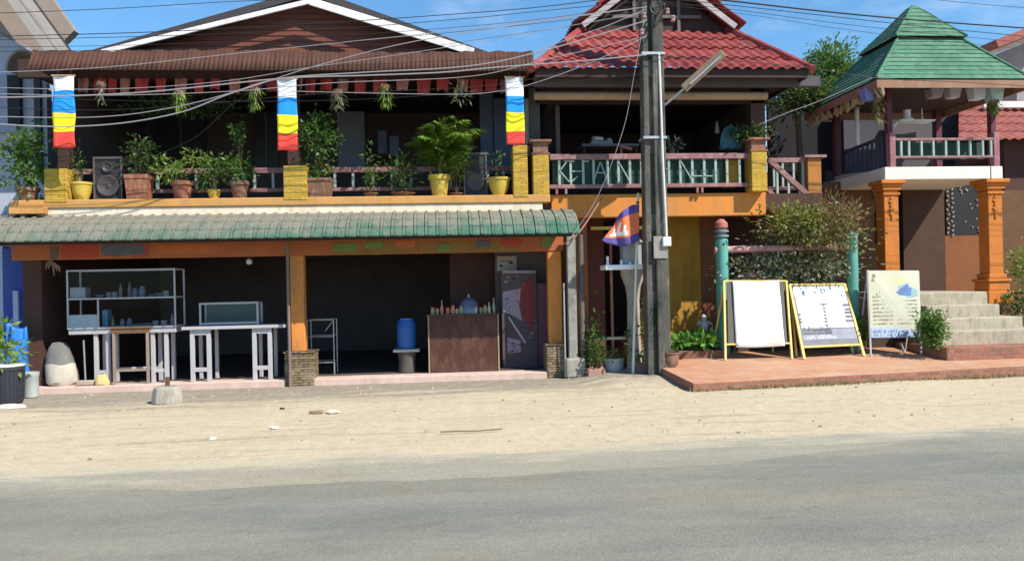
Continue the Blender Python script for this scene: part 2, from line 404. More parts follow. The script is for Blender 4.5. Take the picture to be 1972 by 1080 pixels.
def roadmat(name, base, dusty, thr, edge_c=None):
    s = NT(name)
    c = s.ramp(s.noise(1.3, 7, .65, stretch=(.5, 1.2, 1)), [(.3, base), (.7, dk(base, 1.28))])
    c = s.mix(.5, c, s.ramp(s.noise(.55, 5, .6, stretch=(.6, 1.8, 1)), [(.35, (.74, .80, .92)), (.5, (1, 1, 1)), (.65, (1.18, 1.06, .95))]), 'MULTIPLY')
    c = s.mix(s.ramp(s.noise(2.6, 9, .78, stretch=(.5, 1.5, 1)), [(.57, (0,)*3), (.68, (.6,)*3)]), c, dk(base, .68))
    c = s.mix(s.ramp(s.noise(.8, 7, .68, stretch=(.35, 1.6, 1)), [(thr, (0,)*3), (thr+.2, (.75,)*3)]), c, dusty)
    if edge_c:
        (x0, y0), (x1, y1), ec = edge_c; k = (y1-y0)/(x1-x0); sp = s.n('SeparateXYZ'); s.l(s.position(), sp.inputs[0])
        dd = s.math('SUBTRACT', s.math('SUBTRACT', sp.outputs[1], y0), s.math('MULTIPLY', s.math('SUBTRACT', sp.outputs[0], x0), k))
        ff = s.math('ADD', s.math('MULTIPLY', dd, .75), s.math('MULTIPLY', s.noise(1.1, 9, .72, stretch=(.4, 1.6, 1)), 2.2))
        c = s.mix(s.ramp(s.math('SUBTRACT', ff, .55), [(.22, (0,)*3), (.62, (.9,)*3)]), c, ec)
    v = s.n('TexVoronoi'); v.inputs['Scale'].default_value = 70; s.l(s.position(), v.inputs['Vector'])
    c = s.mix(.28, c, s.ramp(v.outputs['Color'], [(.1, (.65,)*3), (.55, (1.0,)*3), (.95, (1.35,)*3)]), 'MULTIPLY')
    c = s.mix(.4, c, s.ramp(s.noise(26, 6, .8), [(.28, (.55,)*3), (.5, (1,)*3), (.78, (1.35,)*3)]), 'MULTIPLY')
    s.col(c, .95, .15); s.bump(s.math('ADD', s.noise(90, 4, .8), s.math('MULTIPLY', v.outputs['Distance'], .6)), .5, .012); M[name] = s.m
_a, _b, _c, _d = G(0, 915), G(1972, 820), G(0, 950), G(1972, 850)
(X1, Y1), (X2, Y2), (X3, Y3), (X4, Y4) = [(q.x, q.y) for q in (_a, _b, _c, _d)]
roadmat('road_dusty', (.27, .255, .20), (.33, .30, .235), .42, ((X1, Y1), (X2, Y2), (.50, .435, .315)))
roadmat('road_old', (.195, .19, .155), (.275, .258, .205), .50, ((X3, Y3), (X4, Y4), (.29, .27, .21)))
big = MB()
def sheet(name, pts, z, m_, far):
    mb = MB(); n = len(pts)
    mb.v = [Vector((x, y, z)) for x, y in pts] + [Vector((pts[-1][0], far, z)), Vector((pts[0][0], far, z))]
    mb.face(range(n+2)); o = mb.build(name, m_, loc=(0, 0, 0)); kind(o, 'structure'); return o
gm = MB(); nx, ny = 130, 90
def gz(x, y):
    if abs(x) > 13 or y < 5.5 or y > 13.4: return 0
    t = max(0, min(1, (x-2.0)/.8))*max(0, min(1, (4.4-x)/.7))*max(0, min(1, (y-11.2)/1.6))
    if y > 12.9: return .10*t*t*(3-2*t)
    return .012*math.sin(x*2.1+y)*math.sin(y*3.3-x*.7) + .01*math.sin(x*.9+2)*math.sin(y*1.7) + .10*t*t*(3-2*t)
gm.v = [Vector((-13+26*i/nx, 5.5+8*j/ny, gz(-13+26*i/nx, 5.5+8*j/ny)-.012)) for j in range(ny+1) for i in range(nx+1)]
for j in range(ny):
    for i in range(nx): a_ = j*(nx+1)+i; gm.face((a_, a_+1, a_+nx+2, a_+nx+1), True)
o = gm.build('sand_verge', M['ground'], loc=(0, 0, 0)); kind(o, 'structure')
fm = MB().quad((-400, -400, -.03), (400, -400, -.03), (400, 400, -.03), (-400, 400, -.03)); o = fm.build('ground', M['ground'], loc=(0, 0, 0)); kind(o, 'structure')
def edge(pix, seed, amp=.05, nsub=14, z=0):
    """irregular sheet edge through ground points seen at those pixels, continued along the street both ways"""
    g = [G(x, y, z) for x, y in pix]; pts = [(q.x, q.y) for q in g]
    (x0, y0), (x1, y1) = pts[0], pts[-1]; k = (y1-y0)/(x1-x0)
    pts = [(-60, y0+k*(-60-x0)*.5)] + pts + [(60, y1+k*(60-x1)*.5)]
    rg = random.Random(seed); out = []
    for (ax, ay), (bx, by) in zip(pts, pts[1:]):
        m_ = max(2, int(min(nsub*12, abs(bx-ax)*nsub/2)))
        for i in range(m_):
            t = i/m_; out.append((ax+(bx-ax)*t, ay+(by-ay)*t + amp*(math.sin((ax+(bx-ax)*t)*2.7+seed)*.5+math.sin((ax+(bx-ax)*t)*7.1)*.25+rg.uniform(-.4, .4))))
    out.append(pts[-1]); return out
e1 = edge([(-60, 915), (120, 906), (253, 902), (507, 886), (800, 876), (1000, 873), (1230, 856), (1400, 845), (1640, 836), (1850, 826), (2020, 818)], 3, .07)
e2 = edge([(-60, 953), (253, 944), (380, 947), (507, 941), (659, 932), (1000, 919), (1250, 902), (1450, 890), (1640, 868), (1800, 845), (1900, 848), (2020, 852)], 5, .05)
sheet('road', e1, .012, M['road_dusty'], -60)
sheet('road_surface', e2, .016, M['road_old'], -60)

# tiled pavement in front of the steps
PZ = .13
pa, pb_, pc = SG(1335, 738), SG(1272, 706), SG(1972, 704)
ext = pc + (pc-pa)*.7
s = NT('pavement_tile'); sp = s.n('SeparateXYZ'); s.l(s.position(), sp.inputs[0])
b = s.n('TexBrick'); s.l(s.position(), b.inputs['Vector']); b.offset = 0; b.inputs['Scale'].default_value = 1
b.inputs['Brick Width'].default_value = .3; b.inputs['Row Height'].default_value = .3; b.inputs['Mortar Size'].default_value = .004
b.inputs['Color1'].default_value = (.50, .235, .135, 1); b.inputs['Color2'].default_value = (.44, .205, .12, 1); b.inputs['Mortar'].default_value = (.36, .22, .15, 1)
c_ = s.mix(s.ramp(s.noise(1.3, 8, .7, stretch=(.5, 1.5, 1)), [(.42, (0,)*3), (.62, (.6,)*3)]), b.outputs['Color'], (.50, .34, .22))
c_ = s.mix(.5, c_, s.ramp(s.noise(30, 5, .7), [(.3, (.7,)*3), (.7, (1.15,)*3)]), 'MULTIPLY'); c_ = s.mix(s.ramp(s.noise(3.1, 9, .75), [(.5, (0,)*3), (.66, (.55,)*3)]), c_, (.48, .38, .28)); s.col(c_, .85, .25); s.bump(s.noise(25, 5), .2, .01); M['pavement_tile'] = s.m
mb = MB(); poly = [(pa.x, pa.y), (ext.x, ext.y), (ext.x, 16.2), (pb_.x-.02, 16.2), (pb_.x-.02, pb_.y)]
mb.v = [Vector((x, y, pav(y))) for x, y in poly]+[Vector((x, y, -.05)) for x, y in poly]
mb.face(range(5)); mb.cur = 1
for i in range(5): j = (i+1) % 5; mb.face((i, i+5, j+5, j))
o = mb.build('pavement', [M['pavement_tile'], M['red_brick']], loc=(0, 0, 0), bevel=.012); kind(o, 'structure')

# ------------------------------------------------------------------ roof planes
def roof_plane(mb, A, B, C, D, pitch=.2, amp=.03, course=.33, lap=.03, nper=6, shape='wave'):
    A, B, C, D = map(Vector, (A, B, C, D)); u = (B-A); L = u.length; u.normalize()
    n = u.cross(D-A).normalized()
    if n.z < 0: n = -n
    up = n.cross(u).normalized()
    if up.z < 0: up = -up
    dx = (D-A).dot(u); cx = (C-A).dot(u); h = (D-A).dot(up)
    nu = max(2, int(L/pitch*nper)) if amp else max(8, int(L/.12)); nv = int(math.ceil(h/course))
    base = len(mb.v); rows = []
    for j in range(nv): rows += [(j*course, lap), ((j+1)*course, 0.0)]
    for s_, off in rows:
        for i in range(nu+1):
            q = L*i/nu
            vm = h if dx <= q <= cx else (h*q/dx if q < dx else h*(L-q)/(L-cx))
            ph = (q/pitch) % 1
            w = amp*(.5+.5*math.cos(2*math.pi*ph)) if shape == 'wave' else amp*abs(math.sin(math.pi*ph))**.6
            mb.v.append(A+u*q+up*min(s_, vm)+n*(w+off))
    for j in range(len(rows)-1):
        for i in range(nu):
            a = base+j*(nu+1)+i; mb.face((a, a+1, a+nu+2, a+nu+1), amp > 0)
    return h

# ------------------------------------------------------------------ the shop with the terrace above it
BX0, BX1 = X_(60, 600, 13.5), X_(1092, 600, 13.5)
ZT = Z_(600, 380, 13.5)                                    # terrace level
shop = thing('shop_house', ((BX0+BX1)/2, 13.5, 0), 'brown gabled two-storey eatery with open ground floor and a plant-lined terrace above', 'building')
mb = MB().box(BX0-.3, BX1, 13.5, 13.9, -.1, .1); mb.build('kerb', M['curb'], shop, .015)
MB().box(BX0-.3, BX1, 13.905, 19.2, -.1, .097).build('floor_slab', M['floor_dark'], shop)
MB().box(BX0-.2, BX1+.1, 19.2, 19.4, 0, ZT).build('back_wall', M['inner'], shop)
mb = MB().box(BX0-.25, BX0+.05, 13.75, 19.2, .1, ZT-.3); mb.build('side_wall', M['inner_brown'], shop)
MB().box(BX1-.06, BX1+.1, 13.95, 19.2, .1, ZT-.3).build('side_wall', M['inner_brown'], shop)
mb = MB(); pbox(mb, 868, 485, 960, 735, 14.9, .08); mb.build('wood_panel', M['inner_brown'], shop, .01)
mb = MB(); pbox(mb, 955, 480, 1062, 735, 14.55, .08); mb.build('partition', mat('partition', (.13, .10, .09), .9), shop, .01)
# beam over the opening, patches of old sign paint on it
bz0, bz1 = Z_(570, 492, 13.6), Z_(570, 440, 13.6)
MB().box(BX0-.35, X_(1085, 470, 13.6), 13.6, 13.82, bz0, bz1+.12).build('beam', mat('beam_orange', (.40, .12, .045), .85, .22, 2, (.30, .12, .06), .5), shop, .01)
pats = [(640, 466, 812, 488, 5), (815, 464, 1000, 486, 5), (96, 474, 116, 498, 1), (300, 470, 420, 488, 4), (118, 470, 190, 496, 0), (200, 465, 250, 492, 1), (255, 466, 290, 494, 0), (195, 468, 280, 490, 2), (640, 468, 690, 484, 3), (700, 464, 740, 478, 3), (760, 462, 800, 476, 4),
    (915, 462, 945, 476, 2), (965, 460, 1005, 474, 0), (1040, 456, 1066, 474, 3), (840, 470, 870, 484, 3)]
pm_cols = [mat('p_red', (.42, .07, .05), .85, .4, 9), mat('p_brown', (.16, .09, .07), .85, .4, 9), mat('p_slate', (.12, .12, .15), .85, .4, 9), mat('p_green', (.16, .22, .06), .85, .4, 9), mat('p_rust', (.50, .14, .05), .85, .4, 9), mat('p_olive', (.27, .14, .04), .85, .5, 6)]
for i, (a, b0, c, d, k) in enumerate(pats):
    pm = MB(); x0, x1 = X_(a, b0, 13.6), X_(c, b0, 13.6); z1, z0 = Z_((a+c)/2, b0, 13.6), Z_((a+c)/2, d, 13.6); rg = random.Random(i)
    ring = [(x0, z0), ((x0+x1)/2, z0-rg.uniform(0, .03)), (x1-rg.uniform(0, .05), z0), (x1, z1-rg.uniform(0, .04)), ((x0+x1)/2, z1), (x0+rg.uniform(0, .06), z1)]
    pm.prism(ring, 13.5985-.0009*i, 13.6-.0005); pm.build('paint_patch', pm_cols[k], shop)
MB().box(BX0-.2, BX1+.1, 13.83, 19.2, bz1, ZT-.02).build('terrace_slab', M['inner'], shop)
# ledge: orange above, cream strip below
lz = Z_(600, 395, 13.45)
MB().box(X_(20, 398, 13.45), X_(1060, 385, 13.45), 13.45, 14.1, lz, ZT).build('ledge', M['ledge'], shop, .015)
MB().box(X_(70, 410, 13.47), X_(1045, 398, 13.47), 13.48, 13.6, Z_(600, 412, 13.47), lz-.002).build('ledge_strip', M['cream'], shop, .01)
# columns on brick bases
oc = M['orange']
for (a, b0, c, d, e, f) in ((560, 586, 680, 548, 605, 740), (1057, 1083, 665, 1053, 1088, 723)):
    cb = MB(); x0, x1 = X_(a, 600, 13.62), X_(b0, 600, 13.62)
    cb.box(x0, x1, 13.62, 13.62+(x1-x0), 0, bz0); col_ = cb.build('column', oc, shop, .012)
    x0, x1 = X_(d, 700, 13.5), X_(e, 700, 13.5)
    cb = MB().box(x0, x1, 13.49, 13.96, -.02, Z_((a+b0)/2, c, 13.5)); cb.box(x0-.02, x1+.02, 13.47, 13.98, Z_((a+b0)/2, c, 13.5)-.0, Z_((a+b0)/2, c, 13.5)+.03)
    cb.build('brick_base', M['slate_brick'], col_, .012)
# canopy of overlapping curved tiles
cnp = MB(); xl, xr = X_(-70, 440, 12.72), X_(1116, 430, 12.72); NT_ = 53; tw = (xr-xl)/NT_; zt_, ze = Z_(560, 411, 13.5), Z_(560, 459, 12.72)
a0, a1 = R(16), R(76)
def prof(t):
    a = a0+(a1-a0)*t; return 13.56-.84*(math.sin(a)-math.sin(a0))/(math.sin(a1)-math.sin(a0)), zt_-(zt_-ze)*(math.cos(a0)-math.cos(a))/(math.cos(a0)-math.cos(a1))
for c in range(4):
    t0, t1 = c/4, (c+1)/4+.02; ns, nq = 4, 7
    for i in range(NT_):
        jit = rng.uniform(-.006, .006); jit2 = rng.uniform(-.004, .004); b_ = len(cnp.v)
        for k in range(ns+1):
            t = t0+(t1-t0)*k/ns; y, z = prof(min(t, 1)); y2, z2 = prof(min(t+.01, 1.01)); tg = Vector((0, y2-y, z2-z)).normalized(); nrm = Vector((0, tg.z, -tg.y))
            if nrm.z < 0: nrm = -nrm
            for q in range(nq+1):
                u = (0, .03, .16, .21, .27, .5, .75, 1)[q]; off = (.024 if .01 < u < .2 else (-.014 if u < .01 or .2 <= u < .25 else 0))+.004*k/ns+.0022*c+jit*.5
                cnp.v.append(Vector((xl+tw*(i+u*1.04), y, z))+nrm*off+Vector((0, 0, jit2*k/ns*.3)))
        for k in range(ns):
            for q in range(nq): a_ = b_+k*(nq+1)+q; cnp.face((a_, a_+1, a_+nq+2, a_+nq+1), True)
cn = cnp.build('canopy', M['canopy_tile'], shop); sm_ = cn.modifiers.new('thick', 'SOLIDIFY'); sm_.thickness = .012; sm_.offset = -1
ef = MB()
for (x, side) in ((xr-.03, 1),):
    pr = [prof(i/10) for i in range(11)]; b_ = len(ef.v)
    for y, z in pr: ef.v += [Vector((x, y, z)), Vector((x, y+.03, z-.10))]
    for i in range(10): ef.face((b_+2*i, b_+2*i+2, b_+2*i+3, b_+2*i+1))
ef.build('canopy_edge', M['roof_dark'], cn)
rf = MB()
for px in range(10, 1110, 105): x = X_(px, 450, 13); rf.bar((x, 12.8, ze+.02), (x, 13.6, zt_-.20), .05, .07)
rf.box(xl+.1, xr-.1, 12.84, 12.9, ze-.03, ze+.04); rf.build('rafter', M['dark_wood'], cn)
# terrace room
MB().box(BX0-.1, BX1+.05, 17.6, 17.8, ZT, 6.0).build('terrace_wall', M['inner'], shop)
mb = MB(); zc = Z_(540, 146, 14.1)
MB().box(BX0-.4, BX1+.05, 14.12, 17.6, zc+.1, zc+.2).build('ceiling', M['dark_wood'], shop)
MB().box(BX0-.4, BX1+.05, 14.0, 14.12, Z_(540, 150, 14.0), zc+.25).build('lintel', M['dark_wood'], shop)
MB().box(BX1-.03, BX1+.05, 14.2, 17.6, ZT, 5.6).build('end_wall', M['inner'], shop)
xq = X_(138, 250, 14.2); MB().box(xq-.1, xq, 14.2, 17.6, ZT, 5.7).build('end_wall', M['inner'], shop)
pn = MB(); pbox(pn, 650, 215, 702, 330, 16.4, .06); pn.build('panel', M['inner_grey'], shop)
pn = MB(); pbox(pn, 728, 252, 745, 296, 16.45, .05); pbox(pn, 750, 262, 768, 300, 16.3, .05); pn.build('hanging_cloth', mat('cloth_blue', (.14, .15, .22), .8), shop)
for a_, b_, c_, d_ in ((175, 210, 262, 330), (300, 205, 395, 300), (490, 205, 535, 330)):
    f_ = MB(); pbox(f_, a_, b_, c_, d_, 17.5, .08); f_ = f_.build('window', mat('win_dark', (.05, .055, .07), .4), shop); g2 = MB(); pbox(g2, a_-5, b_-5, c_+5, b_, 17.46, .1); pbox(g2, (a_+c_)/2-2, b_, (a_+c_)/2+2, d_, 17.46, .1); g2.build('window_frame', mat('frame_dim', (.22, .14, .10), .8), f_)
pn = MB(); pbox(pn, 925, 180, 950, 335, 15.6, .06); pbox(pn, 952, 190, 985, 335, 15.5, .06); pn.build('panel', mat('panel_blue', (.16, .19, .30), .8), shop)
pn = MB(); pbox(pn, 1011, 190, 1022, 300, 14.05, .1); pn.build('wood_post', mat('post_pale', (.36, .33, .30), .8), shop, .008)
# posts with yellow brick piers
for (a, b0, top, bot, p0, p1) in ((88, 132, 326, 392, 108, 130), (547, 592, 320, 388, 552, 575), (988, 1016, 281, 373, 992, 1008)):
    x0, x1 = X_(a, 350, 13.5), X_(b0, 350, 13.5); z1 = Z_((a+b0)/2, top, 13.5)
    pr = MB().box(x0, x1, 13.44, 13.44+.42, ZT-.05, z1); pr = pr.build('brick_pier', M['yellow_brick'], shop, .012)
    MB().box(X_(p0, 240, 13.55), X_(p1, 240, 13.55), 13.56, 13.76, z1, zc+.2).build('wood_post', M['dark_wood'], pr, .01)
# low rail behind the flower pots
rl = thing('terrace_railing', (X_(560, 350, 13.98), 13.98, ZT), 'low maroon terrace rail with pale balusters behind the flower pots', 'railing')
r0, r1 = X_(135, 350, 13.98), X_(985, 350, 13.98)
MB().box(r0, r1, 13.95, 14.03, Z_(600, 333, 13.98), Z_(600, 323, 13.98)).build('top_rail', M['maroon'], rl, .008)
MB().box(r0, r1, 13.96, 14.02, Z_(600, 369, 13.98), Z_(600, 362, 13.98)).build('bottom_rail', M['maroon'], rl, .006)
for px in (155, 200, 265, 303, 340, 378, 415, 452, 490, 526, 610, 645, 680, 718, 755, 792, 830, 868, 905, 940, 970):
    x = X_(px, 350, 13.98); MB().box(x-.022, x+.022, 13.97, 14.01, Z_(600, 362, 13.98), Z_(600, 333, 13.98)).build('baluster', M['baluster'], rl)
# corrugated awning along the terrace front
aw = MB(); x0, x1 = X_(48, 100, 13.1), X_(1030, 104, 13.1); n_ = 1000; za, zb = Z_(540, 99, 13.36), Z_(540, 136, 13.14)
for i in range(n_+1):
    x = x0+(x1-x0)*i/n_; w = .0065*math.sin(2*math.pi*x/.076)
    aw.v += [Vector((x, 13.36+w*.9, za+.012*math.sin(x*1.3)+.016*math.sin(x*17)*math.sin(x*5))), Vector((x, 13.14+w*.9, zb))]
for i in range(n_): aw.face((2*i, 2*i+2, 2*i+3, 2*i+1), True)
ao = aw.build('awning', M['brown_metal'], shop); q = ao.modifiers.new('thick', 'SOLIDIFY'); q.thickness = .006
bt = MB()
for y, zq_ in ((13.24, zb+.02), (13.44, za-.12)): bt.box(x0+.1, x1-.1, y-.0, y+.05, zq_, zq_+.06)
bt.box(x0+.05, x1-.05, 13.3, 14.1, zb+.06, zb+.085)
bt.build('batten', M['dark_wood'], ao)
# gable
def P2(px, py, Y): w = W(px, py, Y); return (w.x, w.z)
gw = MB().prism([P2(205, 140, 14.1), P2(200, 100, 14.1), P2(597, 6, 14.1), P2(925, 100, 14.1), P2(925, 140, 14.1)][::-1], 14.1, 14.2); gw.build('gable_wall', M['brown_wall'], shop)
gb = MB()
for k in range(13):
    z = Z_(560, 132-k*10.5, 14.09); 
    xa = X_(200+max(0, (k-3))*10.5/.237, 100-(k-3)*10.5, 14.09)+.1; xb = X_(925-max(0, (k-3))*10.5/.287, 100-(k-3)*10.5, 14.09)-.1
    if xb > xa: gb.box(xa, xb, 14.088, 14.0985, z-.003, z+.003)
gb.build('cladding_joint', mat('joint', (.11, .045, .036), .9), shop)
ap = W(597, 3, 13.74); gl = W(196, 101, 13.74); gr = W(912, 101, 13.74)
MB().bar(gl, ap, .085, .04, (0, 1, 0)).build('bargeboard', M['fascia_white'], shop, .006)
MB().bar(ap, gr, .135, .04, (0, 1, 0)).build('bargeboard', M['fascia_white'], shop, .006)
apz = ap.z+.26
def slab(mb, a, b, y0, y1, th):                       # sloping roof slab from eave point a to ridge point b in X-Z
    (ax, az), (bx, bz) = a, b
    return mb.hexa([(ax, y0, az-th), (bx, y0, bz-th), (bx, y1, bz-th), (ax, y1, az-th), (ax, y0, az), (bx, y0, bz), (bx, y1, bz), (ax, y1, az)] if ax < bx else
                   [(bx, y0, bz-th), (ax, y0, az-th), (ax, y1, az-th), (bx, y1, bz-th), (bx, y0, bz), (ax, y0, az), (ax, y1, az), (bx, y1, bz)])
el, er = W(150, 104, 13.8), W(950, 104, 13.8)
slab(MB(), (el.x, el.z), (ap.x, apz), 13.8, 19.5, .13).build('roof', M['roof_dark'], shop)
slab(MB(), (er.x, er.z), (ap.x, apz), 13.8, 19.5, .13).build('roof', M['roof_dark'], shop)

# ------------------------------------------------------------------ the middle building under the red roof
mid = thing('deck_house', (X_(1270, 600, 13.7), 13.7, 0), 'orange house with a railed upper deck under a red tiled roof', 'building')
mx0, mx1 = X_(1062, 395, 13.7), X_(1475, 395, 13.7)
dz0, dz1 = Z_(1270, 417, 13.7), Z_(1270, 373, 13.7)
MB().box(mx0, mx1, 13.7, 13.9, dz0, dz1).build('beam', mat('deck_orange', (.62, .23, .045), .8, .14, 1.5, (.38, .19, .08), .55), mid, .012)
MB().box(mx0, mx1+1.2, 13.9, 18.5, dz0+.1, dz1).build('deck_slab', M['inner_brown'], mid)
pn = MB(); pbox(pn, 1138, 436, 1240, 442, 13.95, .05); pn.build('trim', mat('trim_yellow', (.72, .55, .12), .7), mid)
xs_ = X_(1476, 230, 14.2); MB().box(xs_-.05, xs_+.03, 14.35, 18.3, dz1, 5.2).build('end_wall', M['inner'], mid)  # wall added to keep sun off the deck room's back wall
MB().box(mx0-.1, mx1+2.0, 18.3, 18.5, 0, 6).build('back_wall', M['inner'], mid)
pn = MB(); pbox(pn, 1283, 416, 1350, 690, 15.0, .1); pn.build('ochre_wall', mat('ochre_wall', (.48, .26, .04), .85, .25, 2, (.20, .10, .03), .6), mid)
pn = MB(); pbox(pn, 1350, 416, 1388, 690, 15.03, .1); pn.build('door', mat('brown_door', (.24, .10, .05), .8), mid, .01)
pn = MB(); pbox(pn, 1385, 418, 1500, 690, 16.1, .1); pn.build('wall', M['inner_brown'], mid)
pn = MB(); pbox(pn, 1130, 418, 1165, 720, 15.2, .1); pbox(pn, 1225, 418, 1290, 720, 15.2, .1); pn.build('wall', mat('inner_red', (.18, .06, .04), .85), mid)
pn = MB(); pbox(pn, 1109, 417, 1133, 715, 13.86, .2); pn.build('column', mat('col_dark', (.30, .12, .05), .85), mid, .01)
# capped yellow brick piers
for (a, b0, t0, t1, bot) in ((1026, 1057, 270, 298, 376), (1446, 1476, 266, 292, 369)):
    x0, x1 = X_(a, 330, 13.5), X_(b0, 330, 13.5); zc1 = Z_((a+b0)/2, t1, 13.5); zc2 = Z_((a+b0)/2, t0, 13.5)
    p_ = MB().box(x0, x1, 13.46, 13.8, Z_((a+b0)/2, bot, 13.5), zc1).build('brick_pier', M['yellow_brick'], mid, .012)
    MB().box(x0+.01, x1-.01, 13.48, 13.78, zc1, zc2-.04).box(x0-.05, x1+.05, 13.42, 13.84, zc2-.04, zc2).box(x0-.02, x1+.02, 13.45, 13.81, zc1, zc1+.03).build('cap', M['red_brick'], p_, .006)
# deck railing with stick letters between the balusters
dr = thing('deck_railing', (X_(1250, 350, 13.6), 13.62, dz1), 'pinkish maroon deck railing with pale balusters and stick-shaped letters, above the orange beam', 'railing')
Yr = 13.62; r0, r1 = X_(1058, 330, Yr), X_(1446, 330, Yr)
def sl_box(name, pxa, pya, pxb, pyb, h, m_, par, d=.07, Y=Yr):
    a, b0 = W(pxa, pya, Y), W(pxb, pyb, Y); z = (a.z+b0.z)/2
    return MB().box(a.x, b0.x, Y-d/2, Y+d/2, z-h/2, z+h/2).build(name, m_, par, .008)
sl_box('top_rail', 1058, 305, 1446, 299, .10, M['maroon'], dr, .10)
sl_box('bottom_rail', 1058, 361, 1446, 355, .07, M['maroon'], dr, .06)
for px in (1077, 1099, 1123, 1143, 1170, 1191, 1213, 1235, 1262, 1288, 1310, 1333, 1356, 1378, 1400, 1424):
    mb = MB(); x = X_(px, 335, Yr); zb_, zt2 = Z_(1250, 357, Yr), Z_(1250, 304, Yr); mb.box(x-.021, x+.021, Yr-.02, Yr+.02, zb_, zt2); mb.build('baluster', M['baluster'], dr)
for px in (1072, 1090, 1343, 1352): 
    x = X_(px, 367, Yr); MB().box(x-.02, x+.02, Yr-.02, Yr+.02, dz1, Z_(1250, 362, Yr)).build('rail_foot', M['maroon'], dr)
lt = MB()
for (a, b0, c, d) in ((1078, 329, 1092, 311), (1078, 329, 1096, 350), (1087, 311, 1106, 311), (1099, 352, 1112, 340), (1125, 311, 1134, 311), (1102, 330, 1121, 330), (1143, 350, 1156, 312), (1156, 312, 1170, 350),
                      (1148, 333, 1165, 333), (1192, 313, 1212, 348), (1264, 312, 1264, 350), (1268, 325, 1288, 325), (1312, 312, 1332, 346), (1357, 339, 1372, 339), (1334, 339, 1352, 339)):
    lt.bar(W(a, b0, Yr-.026), W(c, d, Yr-.026), .018, .02, (0, 1, 0))
lt.build('stick_lettering', M['baluster'], dr)
MB().box(X_(1064, 330, Yr+.07), X_(1392, 330, Yr+.07), Yr+.07, Yr+.08, Z_(1250, 356, Yr), Z_(1250, 306, Yr)).build('mesh_screen', mat('screen_green', (.03, .07, .055), .8), dr)
bx = MB(); pbox(bx, 1397, 308, 1423, 360, 13.78, .25); bx = bx.build('planter', M['yellow_brick'], mid, .01)
# beams, blind, posts under the roof
pn = MB(); pbox(pn, 1028, 146, 1580, 166, 13.32, .12); pn.build('fascia', mat('fascia_grey', (.10, .085, .10), .8), mid, .01)
pn = MB(); pbox(pn, 1032, 168, 1480, 200, 14.0, .1); pn.build('lintel', M['dark_wood'], mid, .01)
bl = MB(); a, b0 = W(1028, 182, 13.6), W(1476, 180, 13.6); bl.tube([(a.x, 13.6, a.z-.03), (b0.x, 13.6, a.z-.03)], .075, 14)
o = bl.build('rolled_blind', mat('blind', (.42, .28, .19), .8, .3, 5), mid)
MB().box(X_(1020, 230, 14), X_(1040, 230, 14), 14.0, 14.2, dz1, 5.3).build('wood_post', mat('post_grey', (.10, .095, .09), .8), mid, .01)
MB().box(X_(1446, 230, 14), X_(1474, 230, 14), 14.0, 14.2, dz1, 5.3).build('wood_post', mat('post_brown', (.10, .05, .04), .8), mid, .01)
# roof
Ye = 12.95; A = W(1022, 140, Ye); B = W(1566, 134, Ye); zE = (A.z+B.z)/2; A.z = B.z = zE; Yk = 15.0; zK = Z_(1260, 62, Yk)
D = Vector((X_(1122, 62, Yk), Yk, zK)); C = Vector((X_(1402, 62, Yk), Yk, zK))
rm = MB(); roof_plane(rm, A, B, C, D, .2, .045, .62, .035, 8); rm.build('roof', M['red_tile'], mid)
Yb = 18.6; rm = MB(); roof_plane(rm, (B.x, B.y, zE), (B.x, Yb, zE), (C.x, Yb-2, zK), (C.x, Yk, zK), .2, .045, .62, .035, 6); rm.build('roof', M['red_tile'], mid)
rm = MB(); roof_plane(rm, (A.x, Yb, zE), (A.x, A.y, zE), (D.x, Yk, zK), (D.x, Yb-2, zK), .2, .045, .62, .035, 6); rm.build('roof', M['red_tile'], mid)
MB().quad((A.x+.1, Ye+.05, zE-.04), (B.x-.1, Ye+.05, zE-.04), (B.x-.1, Yb, zE-.04), (A.x+.1, Yb, zE-.04)).build('soffit', M['dark_wood'], mid)
MB().box(A.x+.08, B.x-.08, Ye+.04, Ye+.07, zE-.10, zE+.07).build('eave_board', M['dark_wood'], mid)
MB().box(A.x+.08, B.x-.08, Yb-.1, Yb-.05, zE-.10, zK).build('rear_board', M['dark_wood'], mid)
MB().box(B.x-.1, B.x-.07, Ye+.07, Yb, zE-.10, zE+.07).build('eave_board', M['dark_wood'], mid)
for q_, r_ in ((B, C), (A, D)): MB().tube([q_+Vector((0, 0, .03)), r_+Vector((0, 0, .06))], .075, 8).build('hip_ridge', M['red_tile'], mid)
gx = (D.x+C.x)/2; gap = Z_(1262, -45, Yk)
MB().prism([(D.x, zK), (C.x, zK), (gx, gap)], Yk, Yk+.1).build('gablet_wall', M['dark_wood'], mid)
for (sx, ex) in ((D.x-.05, -1), (C.x+.05, 1)):
    a = Vector((sx, Yk-.28, zK+.02)); t = Vector((gx, Yk-.28, gap+.05))
    MB().bar(a, t, .11, .05, (0, 1, 0)).build('bargeboard', mat('barge_grey', (.42, .38, .38), .8, .2, 4), mid, .005)
    rr = MB(); 
    a2 = Vector((sx+ex*.16, Yk-.34, zK+.04)); t2 = Vector((gx, Yk-.34, gap+.24)); a3 = a2+Vector((0, 3.5, 0)); t3 = t2+Vector((0, 3.5, 0))
    if ex < 0: roof_plane(rr, a3, a2, t2, t3, .2, .045, .62, .035, 6)
    else: roof_plane(rr, a2, a3, t3, t2, .2, .045, .62, .035, 6)
    rr = rr.build('upper_roof', M['red_tile'], mid); q = rr.modifiers.new('thick', 'SOLIDIFY'); q.thickness = .04; q.offset = -1
gs = MB(); 
for k in (-.45, 0, .45): gs.bar((gx+k, Yk-.05, zK), (gx+k, Yk-.05, gap-abs(k)*.75-.1), .06, .05, (0, 1, 0))
